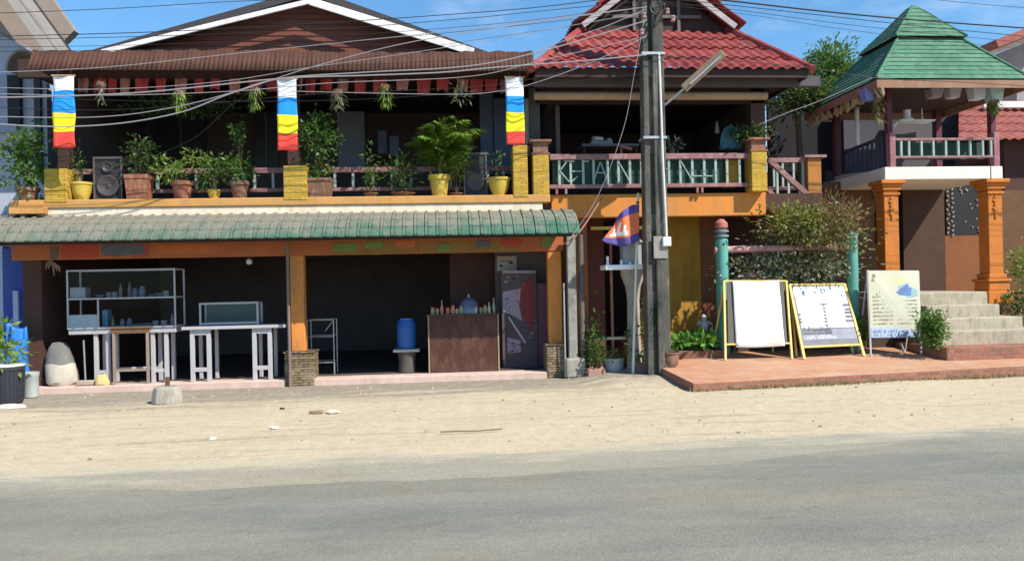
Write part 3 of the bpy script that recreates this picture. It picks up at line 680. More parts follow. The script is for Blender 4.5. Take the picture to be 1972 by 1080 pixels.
gs.bar((gx-.9, Yk-.06, zK+.28), (gx+.9, Yk-.06, zK+.28), .06, .05, (0, 1, 0)); gs.build('gablet_frame', mat('gablet_grey', (.16, .13, .13)), mid)

# outside stairs at the end of the deck
st = thing('outside_staircase', W(1510, 400, 13.9), 'maroon and orange outside staircase coming down from the upper deck', 'staircase')
MB().bar(W(1466, 378, 14.0), W(1500, 411, 14.0), .2, .08, (0, 1, 0)).build('stringer', M['orange'], st, .01)
MB().bar(W(1480, 308, 13.98), W(1612, 428, 13.98), .10, .08, (0, 1, 0)).build('handrail', M['maroon'], st, .008)
MB().bar(W(1478, 366, 13.98), W(1580, 462, 13.98), .08, .07, (0, 1, 0)).build('lower_rail', M['maroon'], st, .008)
for k in range(4):
    a = W(1496+k*22, 326+k*20, 13.98); MB().box(a.x-.02, a.x+.02, 13.96, 14.0, a.z-.52, a.z).build('baluster', M['baluster'], st)
tr_ = MB()
for k in range(9):
    a = W(1470+k*15, 372+k*15.5, 13.9); tr_.box(a.x, a.x+.24, 14.05, 14.9, a.z-.03, a.z)
tr_.build('tread', M['wood'], st)
lr = thing('landing_railing', W(1520, 365, 14.3), 'short maroon landing railing between the capped yellow pier and the small orange pillar', 'railing')
Y2 = 14.3
sl_box('top_rail', 1478, 309, 1568, 309, .09, M['maroon'], lr, .07, Y2); sl_box('bottom_rail', 1478, 364, 1568, 362, .07, M['maroon'], lr, .07, Y2)
for px in (1490, 1507, 1528, 1546): x = X_(px, 335, Y2); MB().box(x-.02, x+.02, Y2-.02, Y2+.02, Z_(1520, 362, Y2), Z_(1520, 309, Y2)).build('baluster', M['baluster'], lr)
pl = MB(); pbox(pl, 1556, 305, 1582, 372, 14.2, .25); o = pl.build('orange_pillar', mat('pil_o', (.42, .17, .04), .8), None, .01)
cp = MB(); pbox(cp, 1550, 298, 1592, 303, 14.15, .35); cp.build('cap', M['maroon'], o); tag(o, 'small orange brick pillar with a flat cap at the far end of the landing railing', 'pillar')

# ------------------------------------------------------------------ the gate pavilion with the green roof
tow = thing('gate_pavilion', W(1820, 600, 14.8), 'orange pillared entrance pavilion with a cream balcony and a green shingled pyramid roof', 'pavilion')
PF = 1.22                                                     # porch level
tb = mat('pavilion_brown', (.15, .075, .038), .85, .25, 1.5, (.12, .06, .03), .6)
def pbx(px0, py0, px1, py1, Y, d, name, m_, par=tow, bev=0.0):
    mb = MB(); pbox(mb, px0, py0, px1, py1, Y, d); return mb.build(name, m_, par, bev)
xa, xb = X_(1722, 460, 14.4), X_(1923, 460, 14.4)
zs0, zs1 = Z_(1820, 345, 14.4), Z_(1820, 321, 14.4)
pm_ = mat('pillar_orange', (.56, .18, .03), .75, .18, 2, (.30, .12, .04), .6)
for xc in (xa, xb):
    pb = MB(); y = 14.62
    pb.box(xc-.15, xc+.15, y-.15, y+.15, PF+.42, zs0-.1); pc_ = pb.build('pillar', pm_, tow, .015)
    bb = MB()
    for (h, z0, z1) in ((.27, 1.06, PF+.10), (.22, PF+.10, PF+.28), (.25, PF+.28, PF+.34), (.19, PF+.34, PF+.44)): bb.box(xc-h, xc+h, y-h, y+h, z0, z1)
    bb.build('pillar_base', pm_, pc_, .02)
    cb_ = MB()
    for (h, z0, z1) in ((.18, -.30, -.25), (.19, -.20, -.14), (.21, -.14, -.08), (.25, -.08, 0)): cb_.box(xc-h, xc+h, y-h, y+h, zs0+z0, zs0+z1)
    cb_.build('capital', pm_, pc_, .015)
    ob = MB()
    for k, (w, z) in enumerate(((.035, -.36), (.06, -.42), (.04, -.5), (.065, -.58), (.05, -.66), (.025, -.75))):
        ob.prism([(xc-w, zs0+z), (xc, zs0+z-.055), (xc+w, zs0+z), (xc, zs0+z+.055)], y-.175, y-.14)
    for z in (1.05, 1.3, 1.55): ob.box(xc-.153, xc+.153, y-.156, y-.14, PF+z-.7, PF+z-.69)
    ob.build('carved_ornament', mat('ornament', (.50, .17, .03), .8), pc_, .006)
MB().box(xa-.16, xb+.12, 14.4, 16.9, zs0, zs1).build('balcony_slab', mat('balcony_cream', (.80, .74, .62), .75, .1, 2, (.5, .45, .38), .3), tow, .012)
MB().box(xb-.14, xb-.125, 14.394, 14.41, zs0, zs1).build('slab_joint', M['dark_wood'], tow)
# side balcony running back with an arched brown wall beneath
aw_ = MB(); x0, x1 = X_(1605, 440, 16.1), X_(1715, 440, 16.1); zt1 = Z_(1660, 350, 16.1)
aw_.box(x0-.2, x1+.2, 16.1, 16.3, 0, zt1); aw_.build('side_wall', tb, tow)
sb = MB(); a, b0 = W(1625, 350, 16.), W(1700, 335, 14.8)
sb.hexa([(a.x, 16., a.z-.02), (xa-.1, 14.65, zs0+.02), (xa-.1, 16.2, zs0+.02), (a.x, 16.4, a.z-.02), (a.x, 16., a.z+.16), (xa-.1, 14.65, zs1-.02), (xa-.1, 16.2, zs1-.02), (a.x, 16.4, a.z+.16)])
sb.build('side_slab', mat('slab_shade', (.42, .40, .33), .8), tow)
rm_ = MB(); 
for k in range(12):
    t0, t1 = math.pi*k/12, math.pi*(k+1)/12; c = W(1655, 385, 16.05); r = .38
    rm_.bar((c.x+r*math.cos(t0), 16.06, c.z+r*math.sin(t0)), (c.x+r*math.cos(t1), 16.06, c.z+r*math.sin(t1)), .06, .05, (0, 1, 0))
rm_.build('arch_trim', mat('arch_trim', (.28, .13, .07), .8), tow)
MB().box(xa+.1, 14.4, 16.5, 16.7, PF, zs0).build('back_wall', tb, tow)
pbx(1740, 345, 1820, 575, 16.2, .1, 'dark_wall', mat('pav_wall_dark', (.08, .042, .028), .85), tow)
gp = pbx(1822, 348, 1905, 452, 16.25, .05, 'window_grille', M['black'], tow)
pbx(1820, 452, 1912, 600, 16.26, .06, 'dado', mat('pav_orange', (.24, .09, .035), .85, .2, 2), tow)
gr_ = MB()
for k in range(22):
    a = W(1826+(k % 2)*9+rng.uniform(-2, 2), 360+k*4.4, 16.23); gr_.obox(a, (.05, .012, .03), (0, R(rng.choice((-45, 45))), 0))
for k in range(30):
    a = W(1850+rng.uniform(-2, 48), 360+rng.uniform(0, 88), 16.235); gr_.obox(a, (.05, .01, .02), (0, R(rng.choice((-45, 45))), 0))
gr_.build('lattice', mat('lattice', (.34, .27, .20), .8), gp)
pbx(1688, 400, 1700, 470, 16.05, .05, 'window', M['black'], tow)
MB().box(xa-.1, xb+.1, 15., 17.4, 0, PF).build('porch_floor', M['concrete'], tow, .01)
MB().box(xb+.3, 14.4, 15.1, 15.2, 0, PF+.0).build('plinth', tb, tow)
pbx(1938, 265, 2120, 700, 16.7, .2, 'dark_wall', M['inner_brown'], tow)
# balcony posts and rail
for px, nm in ((1718, 'balcony_post'), (1918, 'balcony_post')):
    x = X_(px, 290, 14.45); MB().box(x-.06, x+.06, 14.42, 14.56, zs1, Z_(px, 255, 14.45)).build('balcony_post', mat('rail_pink', (.30, .12, .14), .7, .2, 5, (.5, .4, .4), .4), tow, .01)
    MB().box(x-.055, x+.055, 14.5, 14.62, zs1, 5.5).build('roof_post', mat('post_maroon', (.12, .035, .05), .7), tow, .01)
for px in (1612, 1806): 
    x = X_(px, 260, 16.5); MB().box(x-.07, x+.07, 16.45, 16.6, 3.3, 5.4).build('roof_post', mat('post_maroon', (.12, .035, .05), .7), tow, .01)
br = thing('balcony_railing', (X_(1820, 290, 14.46), 14.46, zs1), 'cream and maroon balcony railing with pale green balusters over the entrance pavilion', 'railing')
sl_box('top_rail', 1722, 270, 1914, 267, .05, M['maroon'], br, .06, 14.46); sl_box('bottom_rail', 1722, 304, 1914, 301, .045, M['maroon'], br, .06, 14.46)
for px in (1735, 1750, 1774, 1797, 1821, 1845, 1868, 1892, 1908):
    x = X_(px, 285, 14.46); MB().box(x-.02, x+.02, 14.44, 14.48, Z_(1820, 303, 14.46), Z_(1820, 269, 14.46)).build('baluster', M['baluster'], br)
MB().box(X_(1722, 285, 14.52), X_(1914, 285, 14.52), 14.8, 14.82, Z_(1820, 302, 14.46), Z_(1820, 269, 14.46)).build('screen', mat('screen_green', (.03, .07, .055), .8), br)
sr = MB(); a, b0 = Vector((xa-.06, 14.65, zs1+.62)), Vector((X_(1628, 285, 16.2), 16.2, zs1+.60))
sr.bar(a, b0, .06, .06)
for k in range(9): p = a.lerp(b0, k/8); sr.box(p.x-.02, p.x+.02, p.y-.02, p.y+.02, zs1+.02, p.z)
sr.build('side_rail', mat('rail_dark', (.06, .06, .09), .7), br)
pbx(1480, 190, 1640, 330, 17.7, .1, 'upper_wall', mat('upper_wall', (.018, .016, .02), .85, .2, 1), tow)  # near-black colour stands in for the shade of the roofs here
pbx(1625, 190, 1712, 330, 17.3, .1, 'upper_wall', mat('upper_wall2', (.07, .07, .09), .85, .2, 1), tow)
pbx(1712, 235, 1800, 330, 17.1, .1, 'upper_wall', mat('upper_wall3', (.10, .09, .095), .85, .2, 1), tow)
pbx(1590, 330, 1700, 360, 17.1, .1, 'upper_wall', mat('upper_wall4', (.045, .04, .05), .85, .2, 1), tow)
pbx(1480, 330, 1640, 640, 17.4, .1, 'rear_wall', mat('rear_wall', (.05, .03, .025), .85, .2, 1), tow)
# two-tier pyramid roof
zE = Z_(1800, 152, 13.9); rx0, rx1, ry0, ry1 = X_(1688, 152, 13.9), X_(1988, 152, 13.9), 13.9, 16.8
apx = Vector((X_(1757, 14, 15.35), 15.35, Z_(1757, 14, 15.35))); gl_ = M['green_tile']
base_ = [Vector((rx0, ry0, zE)), Vector((rx1, ry0, zE)), Vector((rx1, ry1, zE)), Vector((rx0, ry1, zE))]
kz = .60; mid_ = [p.lerp(Vector((apx.x, apx.y, apx.z-.10)), kz) for p in base_]
low = MB()
for i in range(4): j = (i+1) % 4; roof_plane(low, base_[i], base_[j], mid_[j], mid_[i], .3, 0, .135, .013)
low.build('roof', gl_, tow)
t0 = [Vector((apx.x+(p.x-apx.x)*1.20, apx.y+(p.y-apx.y)*1.20, p.z-.02)) for p in mid_]; up_ = MB(); tip = [apx+Vector((dx, dy, 0)) for dx, dy in ((-.06, -.06), (.06, -.06), (.06, .06), (-.06, .06))]
for i in range(4): j = (i+1) % 4; roof_plane(up_, t0[i], t0[j], tip[j], tip[i], .3, 0, .135, .013)
up_.build('top_roof', gl_, tow)
ub = MB(); ub.v = t0[:]; ub.face((3, 2, 1, 0)); ub.build('roof_underside', M['dark_wood'], tow)
MB().quad(*[p+Vector((0, 0, -.02)) for p in base_]).build('soffit', M['dark_wood'], tow)
fc = MB(); fm_ = mat('fascia_brown', (.30, .16, .10), .8, .25, 3, (.4, .3, .22), .4)
for i in range(4): j = (i+1) % 4; fc.bar(base_[i]+Vector((0, 0, -.10)), base_[j]+Vector((0, 0, -.10)), .03, .15)
fc.build('fascia', fm_, tow)
for i in range(4):
    MB().tube([base_[i]+Vector((0, 0, .02)), mid_[i]+Vector((0, 0, .02))], .028, 6).build('hip_ridge', gl_, tow)
    MB().tube([t0[i]+Vector((0, 0, .02)), apx+Vector((0, 0, .02))], .024, 6).build('hip_ridge', gl_, tow)
fr = MB()
for k in range(34):
    t = k/33; p = base_[0].lerp(base_[3], t)+Vector((.06+rng.uniform(0, .1), 0, -.16)); fr.obox(p+Vector((0, 0, -.07)), (.05, .012, .17+rng.uniform(-.05, .06)), (rng.uniform(-.3, .3), rng.uniform(-.7, .2), rng.uniform(-.5, .5)))
fr.build('eave_fringe', M['bamboo'], tow)

# things hanging in the pavilion
def cloth_panel(px0, py0, px1, py1, Y, m_, label, rot=0.0, group='lantern cloths hung under the green roof'):
    a, b0 = W(px0, py0, Y), W(px1, py1, Y); w, h = b0.x-a.x, a.z-b0.z; c = (a+b0)/2
    t = thing('hanging_lantern', (c.x, Y, a.z), label, 'lantern', group)
    mb = MB(); n_ = 4
    mb.hexa([(a.x+w*.12, Y-w*.35, b0.z), (b0.x-w*.12, Y-w*.35, b0.z), (b0.x-w*.12, Y+w*.35, b0.z), (a.x+w*.12, Y+w*.35, b0.z), (a.x, Y-w*.45, a.z), (b0.x, Y-w*.45, a.z), (b0.x, Y+w*.45, a.z), (a.x, Y+w*.45, a.z)])
    mb.build('shade', m_, t, .01); MB().tube([(c.x, Y, a.z), (c.x, Y, 5.22)], .006, 4).build('string', M['black'], t)
    return t
cloth_panel(1660, 172, 1686, 195, 14.3, mat('lant_blue', (.20, .24, .55), .7), 'dull blue box lantern under the left corner of the green roof')
cloth_panel(1786, 172, 1812, 189, 14.5, mat('lant_lilac', (.30, .26, .34), .7), 'lilac grey box lantern under the green roof, nearest the shrine shelf')
cloth_panel(1822, 170, 1846, 190, 14.5, mat('lant_stripe', (.48, .44, .50), .7, .5, 20), 'streaky grey box lantern under the green roof, between the lilac and the bright white one')
cloth_panel(1867, 169, 1893, 193, 14.4, mat('lant_white', (.60, .64, .70), .6), 'bright white box lantern under the green roof')
cloth_panel(1900, 170, 1927, 196, 14.4, mat('lant_pale', (.50, .66, .70), .6), 'pale blue white box lantern under the green roof beside the right corner post')
tb_ = thing('tube_lamp', W(1652, 245, 15.9), 'white fluorescent tube standing upright beside the pavilion wall', 'lamp')
a, b0 = W(1650, 212, 15.9), W(1655, 284, 15.9); MB().tube([(a.x, 15.9, a.z), (a.x, 15.9, b0.z)], .045, 10).build('tube', M['white_clean'], tb_); MB().box(a.x-.05, a.x+.05, 15.87, 15.94, b0.z-.06, b0.z).box(a.x-.05, a.x+.05, 15.87, 15.94, a.z, a.z+.06).build('end_cap', M['steel'], tb_)
sh = thing('shrine_shelf', W(1765, 232, 15.3), 'white wall shelf carrying a small white spirit shrine in the pavilion balcony', 'shelf')
a, b0 = W(1728, 232, 15.3), W(1796, 229, 15.3); MB().box(a.x, b0.x, 15.2, 15.5, a.z-.03, a.z).build('board', M['white_clean'], sh, .005)
c = W(1748, 229, 15.3); MB().lathe((c.x, 15.32, a.z), [(.12, 0), (.12, .03), (.075, .05), (.07, .2), (.085, .21), (.02, .24)], 10).build('shrine', M['white_clean'], sh)
c = W(1777, 229, 15.3); MB().lathe((c.x, 15.32, a.z), [(.05, 0), (.03, .03), (.012, .08), (.012, .22), (.003, .25)], 8).build('spire', M['white_clean'], sh)
MB().bar((a.x+.02, 15.35, a.z-.03), (a.x-.05, 15.35, a.z-.14), .03).build('bracket', M['white_clean'], sh)
def hanging(px, py0, py1, w, Y, label, m_=None, topz=None, n=70, l=.10, lw=.03, group='plants hung from the eaves'):
    a, b0 = W(px, py0, Y), W(px, py1, Y); t = thing('hanging_plant', (a.x, Y, b0.z), label, 'hanging plant', group); rg = random.Random(int(px))
    topz = topz or a.z+.25; h = a.z-b0.z
    MB().tube([(a.x, Y, a.z-.02), (a.x, Y, topz)], .005, 4).build('hanger', M['stem'], t)
    MB().lathe((a.x, Y, a.z-h*.25-.05), [(.05, 0), (.08, .05), (.09, .10), (.07, .1)], 10).build('hanging_pot', M['terracotta_old'], t)
    fm = MB(); 
    for k in range(n):
        an = rg.uniform(0, 6.28); r = w*rg.uniform(.1, .5); zz = a.z-.02-h*rg.random()**1.1*.85; r *= 1-.4*(a.z-zz)/h
        fm.leaf(Vector((a.x+r*math.cos(an), Y+r*math.sin(an), zz)), Vector((math.cos(an)*.6, math.sin(an)*.6, -1.2+rg.uniform(-.3, 1.2))), l*rg.uniform(.7, 1.5), lw, Vector((math.cos(an), math.sin(an), .4)))
    fm.build('foliage', m_ or M['leaf_lime'], t); return t
hanging(1690, 176, 242, .22, 14.2, 'stringy olive plant hanging at the left front post of the green roofed pavilion', M['leaf_dry'], 5.16, 90, .14, .02)
hanging(1914, 192, 218, .26, 14.2, 'bushy dark green plant hanging below the white lanterns of the pavilion', M['leaf'], 5.16, 120, .08, .03)

# concrete steps and the brick step before them
cs_ = thing('concrete_steps', G(1860, 668, .42), 'weathered grey concrete steps climbing to the pavilion porch', 'steps')
bx_l = X_(1806, 690, 12.6); zb1 = .42
yb = G(1900, 667, zb1).y
o = MB().box(X_(1822, 680, yb), 15.4, yb-.02, 15., pav(yb)-.05, zb1).build('brick_step', M['red_brick'], None, .015); tag(o, 'low wide red brick step between the tiled pavement and the concrete steps', 'step')
ys = [yb+.42, yb+.72, yb+1.0, yb+1.28]; lv = [.6, .8, 1.0, 1.19]; prevz = zb1
for k, (yy, z, pr_) in enumerate(zip(ys, lv, (2010, 1966, 1924, 1903))):
    zz = Z_(1860, (637, 612, 587, 562)[k], yy)
    xl_, xr_ = X_((1812, 1800, 1784, 1768)[k], 600, yy), X_(pr_, 620, yy)
    MB().box(xl_, xr_+.02*(3-k), yy, 16.2, prevz-.15, zz).build('step', mat('step_concrete', (.44, .385, .29), .95, .25, 4, (.20, .18, .11), .65, bump=.5), cs_, .02); prevz = zz
    print('step', k, round(yy, 2), round(zz, 2))

# ------------------------------------------------------------------ neighbours and trees behind
lh = thing('neighbour_house', W(0, 500, 15.5), 'pale bluish neighbouring house with a steep overhanging roof at the far left', 'house')
x1 = X_(92, 300, 15.2)
wl = mat('neigh_wall', (.40, .43, .52), .85, .1, 1.5, (.26, .27, .30), .5)
pts_ = [(-14, 0), (x1, 0), (x1, Z_(60, 112, 15.2)), (X_(0, 66, 15.2), Z_(0, 66, 15.2)), (-14, 10)]
MB().prism(pts_, 15.2, 15.4).build('wall', wl, lh); k_ = (W(66, -12, 14.0).z-W(146, 101, 14.0).z)/(W(66, -12, 14.0).x-W(146, 101, 14.0).x); xr0 = W(146, 101, 14.0).x
zr0 = lambda x: W(146, 101, 14.0).z+k_*(x-xr0)-.1
MB().prism([(x1-.02, Z_(60, 112, 15.2)), (x1+.5, zr0(x1+.5)), (-14, zr0(-14)), (-14, 10), (X_(0, 66, 15.2), Z_(0, 66, 15.2))][::-1], 15.25, 15.45).build('gable_infill', mat('soffit', (.30, .235, .195), .8, .2, 2), lh)
MB().box(x1-.2, x1, 15.4, 22, 0, 5.3).build('wall', wl, lh)
e0, e1_ = W(113, 99, 14.0), W(32, -12, 14.0); k = (e1_.z-e0.z)/(e1_.x-e0.x)
far = (e0.x-5, e0.z-5*k); rbe = mat('neigh_roof', (.25, .215, .19), .85, .3, 2, (.34, .33, .31), .5)
e0 = e0+(e0-e1_).normalized()*.45
slab(MB(), (e0.x, e0.z), far, 14.0, 14.72, .10).build('roof', rbe, lh)
slab(MB(), (e0.x+.03, e0.z+.0), (far[0]+.03, far[1]), 14.721, 14.78, .12).build('coping', M['roof_dark'], lh)
dv = Vector((e1_.x-e0.x, 0, e1_.z-e0.z))
ba, bb_ = Vector((e0.x-.04, 13.97, e0.z-.03)), Vector((e0.x-.04, 13.97, e0.z-.03))+dv*4
MB().hexa([ba, ba+Vector((0, .03, 0)), ba+Vector((-.17, .03, .0)), ba+Vector((-.17, 0, .0)), bb_, bb_+Vector((0, .03, 0)), bb_+Vector((-.17, .03, 0)), bb_+Vector((-.17, 0, 0))]).build('bargeboard', mat('barge_l', (.34, .32, .29), .8, .2, 3), lh)
pbx(-80, 150, 30, 255, 15.1, .08, 'shutter', mat('shutter', (.30, .32, .40), .8), lh)
wn = pbx(14, 145, 38, 238, 15.08, .1, 'window', M['black'], lh)
ar = MB(); c = W(55, 140, 14.9)
for k in range(12):
    t0_, t1_ = math.pi*k/12, math.pi*(k+1)/12
    ar.hexa([(c.x+.27*math.cos(t), y, c.z+.34*math.sin(t)) for y in (14.7, 15.2) for t in (t0_, t1_)][:2]+[(c.x+.27*math.cos(t), 15.2, c.z+.34*math.sin(t)) for t in (t1_, t0_)]+[(c.x+.31*math.cos(t), 14.7, c.z+.38*math.sin(t)) for t in (t0_, t1_)]+[(c.x+.31*math.cos(t), 15.2, c.z+.38*math.sin(t)) for t in (t1_, t0_)])
ar.build('arched_hood', mat('hood', (.28, .24, .22), .8), lh)
pbx(66, 150, 78, 330, 15.12, .1, 'window', M['inner_blue'], lh)
pbx(-60, 420, 62, 480, 14.6, .3, 'red_lintel', mat('l_red', (.38, .20, .17), .85), lh)
bw = pbx(6, 478, 62, 742, 13.85, .3, 'blue_wall', M['blue_wall'], None, .01); tag(bw, 'deep blue painted wall end at the left side of the open shop', 'wall')
bp = pbx(26, 560, 36, 742, 13.80, .05, 'pipe', mat('pipe_pale', (.35, .38, .55), .7), bw)
pbx(-90, 475, 8, 742, 14.0, .2, 'light_wall', mat('lw', (.42, .48, .60), .8), lh)
o = pbx(16, 398, 82, 412, 13.3, .3, 'wall_stub', M['ledge'], None, .01); tag(o, 'short orange rendered ledge at the left end of the green canopy', 'ledge')

rh = thing('red_roofed_house', W(1960, 400, 17), 'neighbouring house with red tiled roofs and a pale gable behind the pavilion at far right', 'house')
zq = Z_(1930, 270, 15.9)
rmx = MB(); a, b0 = W(1846, 205, 16.2), W(1990, 275, 16.2); roof_plane(rmx, (X_(1845, 270, 16.2), 16.2, Z_(1930, 272, 16.2)), (16, 16.2, Z_(1930, 272, 16.2)), (16, 18.8, Z_(1930, 200, 18.8)), (X_(1845, 200, 18.8), 18.8, Z_(1930, 196, 18.8)), .22, .045, .55, .03, 6)
rmx.build('roof', M['red_tile_far'], rh)
pbx(1690, 180, 1960, 340, 18.6, .1, 'wall', mat('far_wall', (.07, .062, .07), .85), rh)
MB().box(X_(1850, 300, 17.3), 18, 17.3, 17.5, 0, Z_(1930, 272, 16.2)).build('wall', M['inner_brown'], rh)
gq = MB().prism([P2(1900, 112, 19), P2(2060, 50, 19), P2(2400, 90, 19), P2(2400, 240, 19), P2(1900, 240, 19)][::-1], 19, 19.2); gq.build('gable_wall', mat('rh_wall', (.33, .30, .30), .85), rh)
MB().bar(W(1900, 105, 18.8), W(2040, 55, 18.8), .12, .05, (0, 1, 0)).build('bargeboard', mat('rh_white', (.72, .68, .64)), rh)
MB().bar(W(1888, 98, 18.6), W(2040, 40, 18.6), .20, 1.2, (0, 1, 0)).build('upper_roof', M['red_tile_far'], rh)
pbx(1895, 195, 2100, 207, 17.9, .1, 'white_band', mat('rh_white', (.72, .68, .64)), rh)

def tree(base, c, r, n, l, w, label, name='tree', nc=40, fm=None, group=None, tr=.12, seed=1, spread=.3):
    t = thing(name, base, label, 'tree', group); rg = random.Random(seed); mb = MB(); cs = clumps(mb, c, r, n, l, w, rg, nc, spread)
    mb.build('crown', fm or M['leaf'], t); tm = MB(); b = Vector(base); top = Vector(c)-Vector((0, 0, r[2]*.5))
    tm.tube([b, b.lerp(top, .5)+Vector((.1, 0, 0)), top], [tr, tr*.8, tr*.5], 8)
    for q, k in cs[:14]: tm.tube([top, top.lerp(Vector(c)+Vector((q.x*r[0], q.y*r[1], q.z*r[2]))*.8, .5)+Vector((0, 0, .1)), Vector(c)+Vector((q.x*r[0], q.y*r[1], q.z*r[2]))*.8], [tr*.45, tr*.3, tr*.1], 6)
    tm.build('trunk', M['stem'], t); return t
c = W(1598, 135, 22); tree((c.x, 22, 0), c, (.85, .9, .70), 5200, .12, .06, 'bright leafy tree rising between the red roof and the green pyramid roof', nc=26, seed=4)
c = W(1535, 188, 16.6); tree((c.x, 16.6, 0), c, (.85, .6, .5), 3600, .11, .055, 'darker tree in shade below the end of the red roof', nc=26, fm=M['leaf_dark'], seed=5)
c = W(1700, 190, 24); tree((c.x, 24, 0), c, (1.2, .9, .6), 1200, .16, .08, 'low dark tree behind the pavilion balcony', nc=20, fm=M['leaf_dark'], seed=6)

# ------------------------------------------------------------------ utility pole, its fittings and the overhead cables
PY = 12.75
s = NT('pole_concrete')
a = s.ramp(s.noise(3.5, 8, .72, stretch=(1, 1, .35)), [(.32, (.035, .035, .032)), (.44, (.09, .09, .08)), (.56, (.12, .11, .09)), (.70, (.27, .26, .23))])
a = s.mix(.6, a, s.ramp(s.noise(30, 5, .7), [(.3, (.5,)*3), (.7, (1.3,)*3)]), 'MULTIPLY'); s.col(a, .95, .15); s.bump(s.noise(40, 6, .7), .5, .02); M['pole_concrete'] = s.m
cbx = X_(1266, 690, PY); hw0, hw1, H = .19, .155, 9.2
up = thing('utility_pole', (cbx, PY, 0), 'tall weathered grey concrete utility pole carrying the overhead cables', 'utility pole')
mb = MB()
def pole_part(mb, f0, f1, y0, y1, z0=-.1, z1=H):
    def hw(z): return hw0+(hw1-hw0)*max(0, z)/H
    mb.hexa([(cbx+f0*hw(z0), PY+y0, z0), (cbx+f1*hw(z0), PY+y0, z0), (cbx+f1*hw(z0), PY+y1, z0), (cbx+f0*hw(z0), PY+y1, z0),
             (cbx+f0*hw(z1), PY+y0, z1), (cbx+f1*hw(z1), PY+y0, z1), (cbx+f1*hw(z1), PY+y1, z1), (cbx+f0*hw(z1), PY+y1, z1)])
pole_part(mb, -1, -.45, -.10, .15); pole_part(mb, -.1, 1.05, -.15, .15); pole_part(mb, -.45, -.1, -.06, .06)
z = 1.2
while z < H: mb.box(cbx-.12, cbx-.0, PY-.09, PY+.12, z, z+.3); z += 1.3
mb.build('shaft', M['pole_concrete'], up, .015)
for py in (108, 268): zz = Z_(1258, py, PY); MB().box(cbx-.20, cbx+.20, PY-.165, PY+.165, zz-.02, zz+.02).build('steel_band', M['steel'], up)
pp = MB().box(X_(1254, 478, PY), X_(1280, 478, PY), PY-.17, PY-.15, Z_(1266, 498, PY), Z_(1266, 456, PY)); pp.build('cement_patch', mat('patch', (.30, .28, .25), .9, .3, 8), up)
cd_ = MB(); cd_.tube([W(1269, 105, PY-.15), W(1272, 180, PY-.16), W(1276, 300, PY-.2), W(1281, 400, PY-.2), W(1284, 462, PY-.2)], .020, 8); cd_.build('conduit', mat('conduit', (.66, .64, .61), .6), up)
jb = MB(); pbox(jb, 1277, 456, 1293, 474, PY-.22, .1); jb.build('junction_box', mat('conduit', (.7, .68, .66)), up, .01)
fr_ = MB()
for k in range(3):
    pts = []
    for i in range(26): t = i/25*math.pi*2; pts.append(W(1262+10*math.cos(t+k)+k*4, 14+22*math.sin(t)*(.6+.2*k)+k*8, PY-.22-.02*k))
    fr_.tube(pts, .013, 5)
fr_.build('cable_coil', M['cable'], up)
ins = MB()
for (px, py) in ((1240, 30), (1285, 22), (1296, 36), (1236, 62)): c = W(px, py, PY-.2); ins.lathe(c, [(.02, -.06), (.045, -.04), (.03, -.01), (.045, .02), (.02, .05)], 8)
ins.build('insulator', mat('insul', (.35, .22, .2), .4), up)
cx = MB(); z = 6.6; cx.box(cbx-.9, cbx+.9, PY-.26, PY-.17, z, z+.1); cx.box(cbx-.7, cbx+.7, PY-.26, PY-.17, 7.6, 7.7); cx.build('cross_arm', M['steel'], up)

lamp = thing('street_lamp', W(1355, 137, 12.4), 'long beige strip lamp slanting up on an arm from the utility pole', 'street lamp')
a, b0 = W(1316, 172, 12.5), W(1393, 102, 12.3)
MB().bar(a, b0, .15, .07, (0, 1, 0)).build('housing', mat('lamp_beige', (.26, .20, .13), .7, .3, 6), lamp, .015)
MB().tube([W(1276, 206, 12.7), a, a.lerp(b0, .3)], .022, 8).build('arm', M['steel'], lamp)
MB().tube([a.lerp(b0, .15)+Vector((0, -.05, -.02)), a.lerp(b0, .9)+Vector((0, -.05, -.02))], .018, 8).build('tube', M['white'], lamp)

def spline(p, n=12):
    p = [p[0]+(p[0]-p[1])]+p+[p[-1]+(p[-1]-p[-2])]; out = []
    for i in range(1, len(p)-2):
        for k in range(n):
            t = k/n; out.append(.5*((2*p[i])+(p[i+1]-p[i-1])*t+(2*p[i-1]-5*p[i]+4*p[i+1]-p[i+2])*t*t+(3*p[i]-p[i-1]-3*p[i+1]+p[i+2])*t**3))
    out.append(p[-2]); return out
def cable(pix, r, light, label, Y=PY-.2, name='overhead_cable', group='overhead cables strung from the utility pole'):
    ys = Y if hasattr(Y, '__len__') else [Y]*len(pix)
    pts = spline([W(x, y, yy) for (x, y), yy in zip(pix, ys)])
    # runs that leave the picture go on along the street to the next pole
    if pix[0][0] < -20: pts = [pts[0]+(pts[0]-pts[1]).normalized()*20+Vector((0, 0, .6))]+pts
    if pix[-1][0] > 1990: pts = pts+[pts[-1]+(pts[-1]-pts[-2]).normalized()*20+Vector((0, 0, .6))]
    o = MB().tube(pts, r*(.54 if r < .014 else .66), 5, False).build(name, M['cable_light'] if light else M['cable'], None); tag(o, label, 'cable', group)
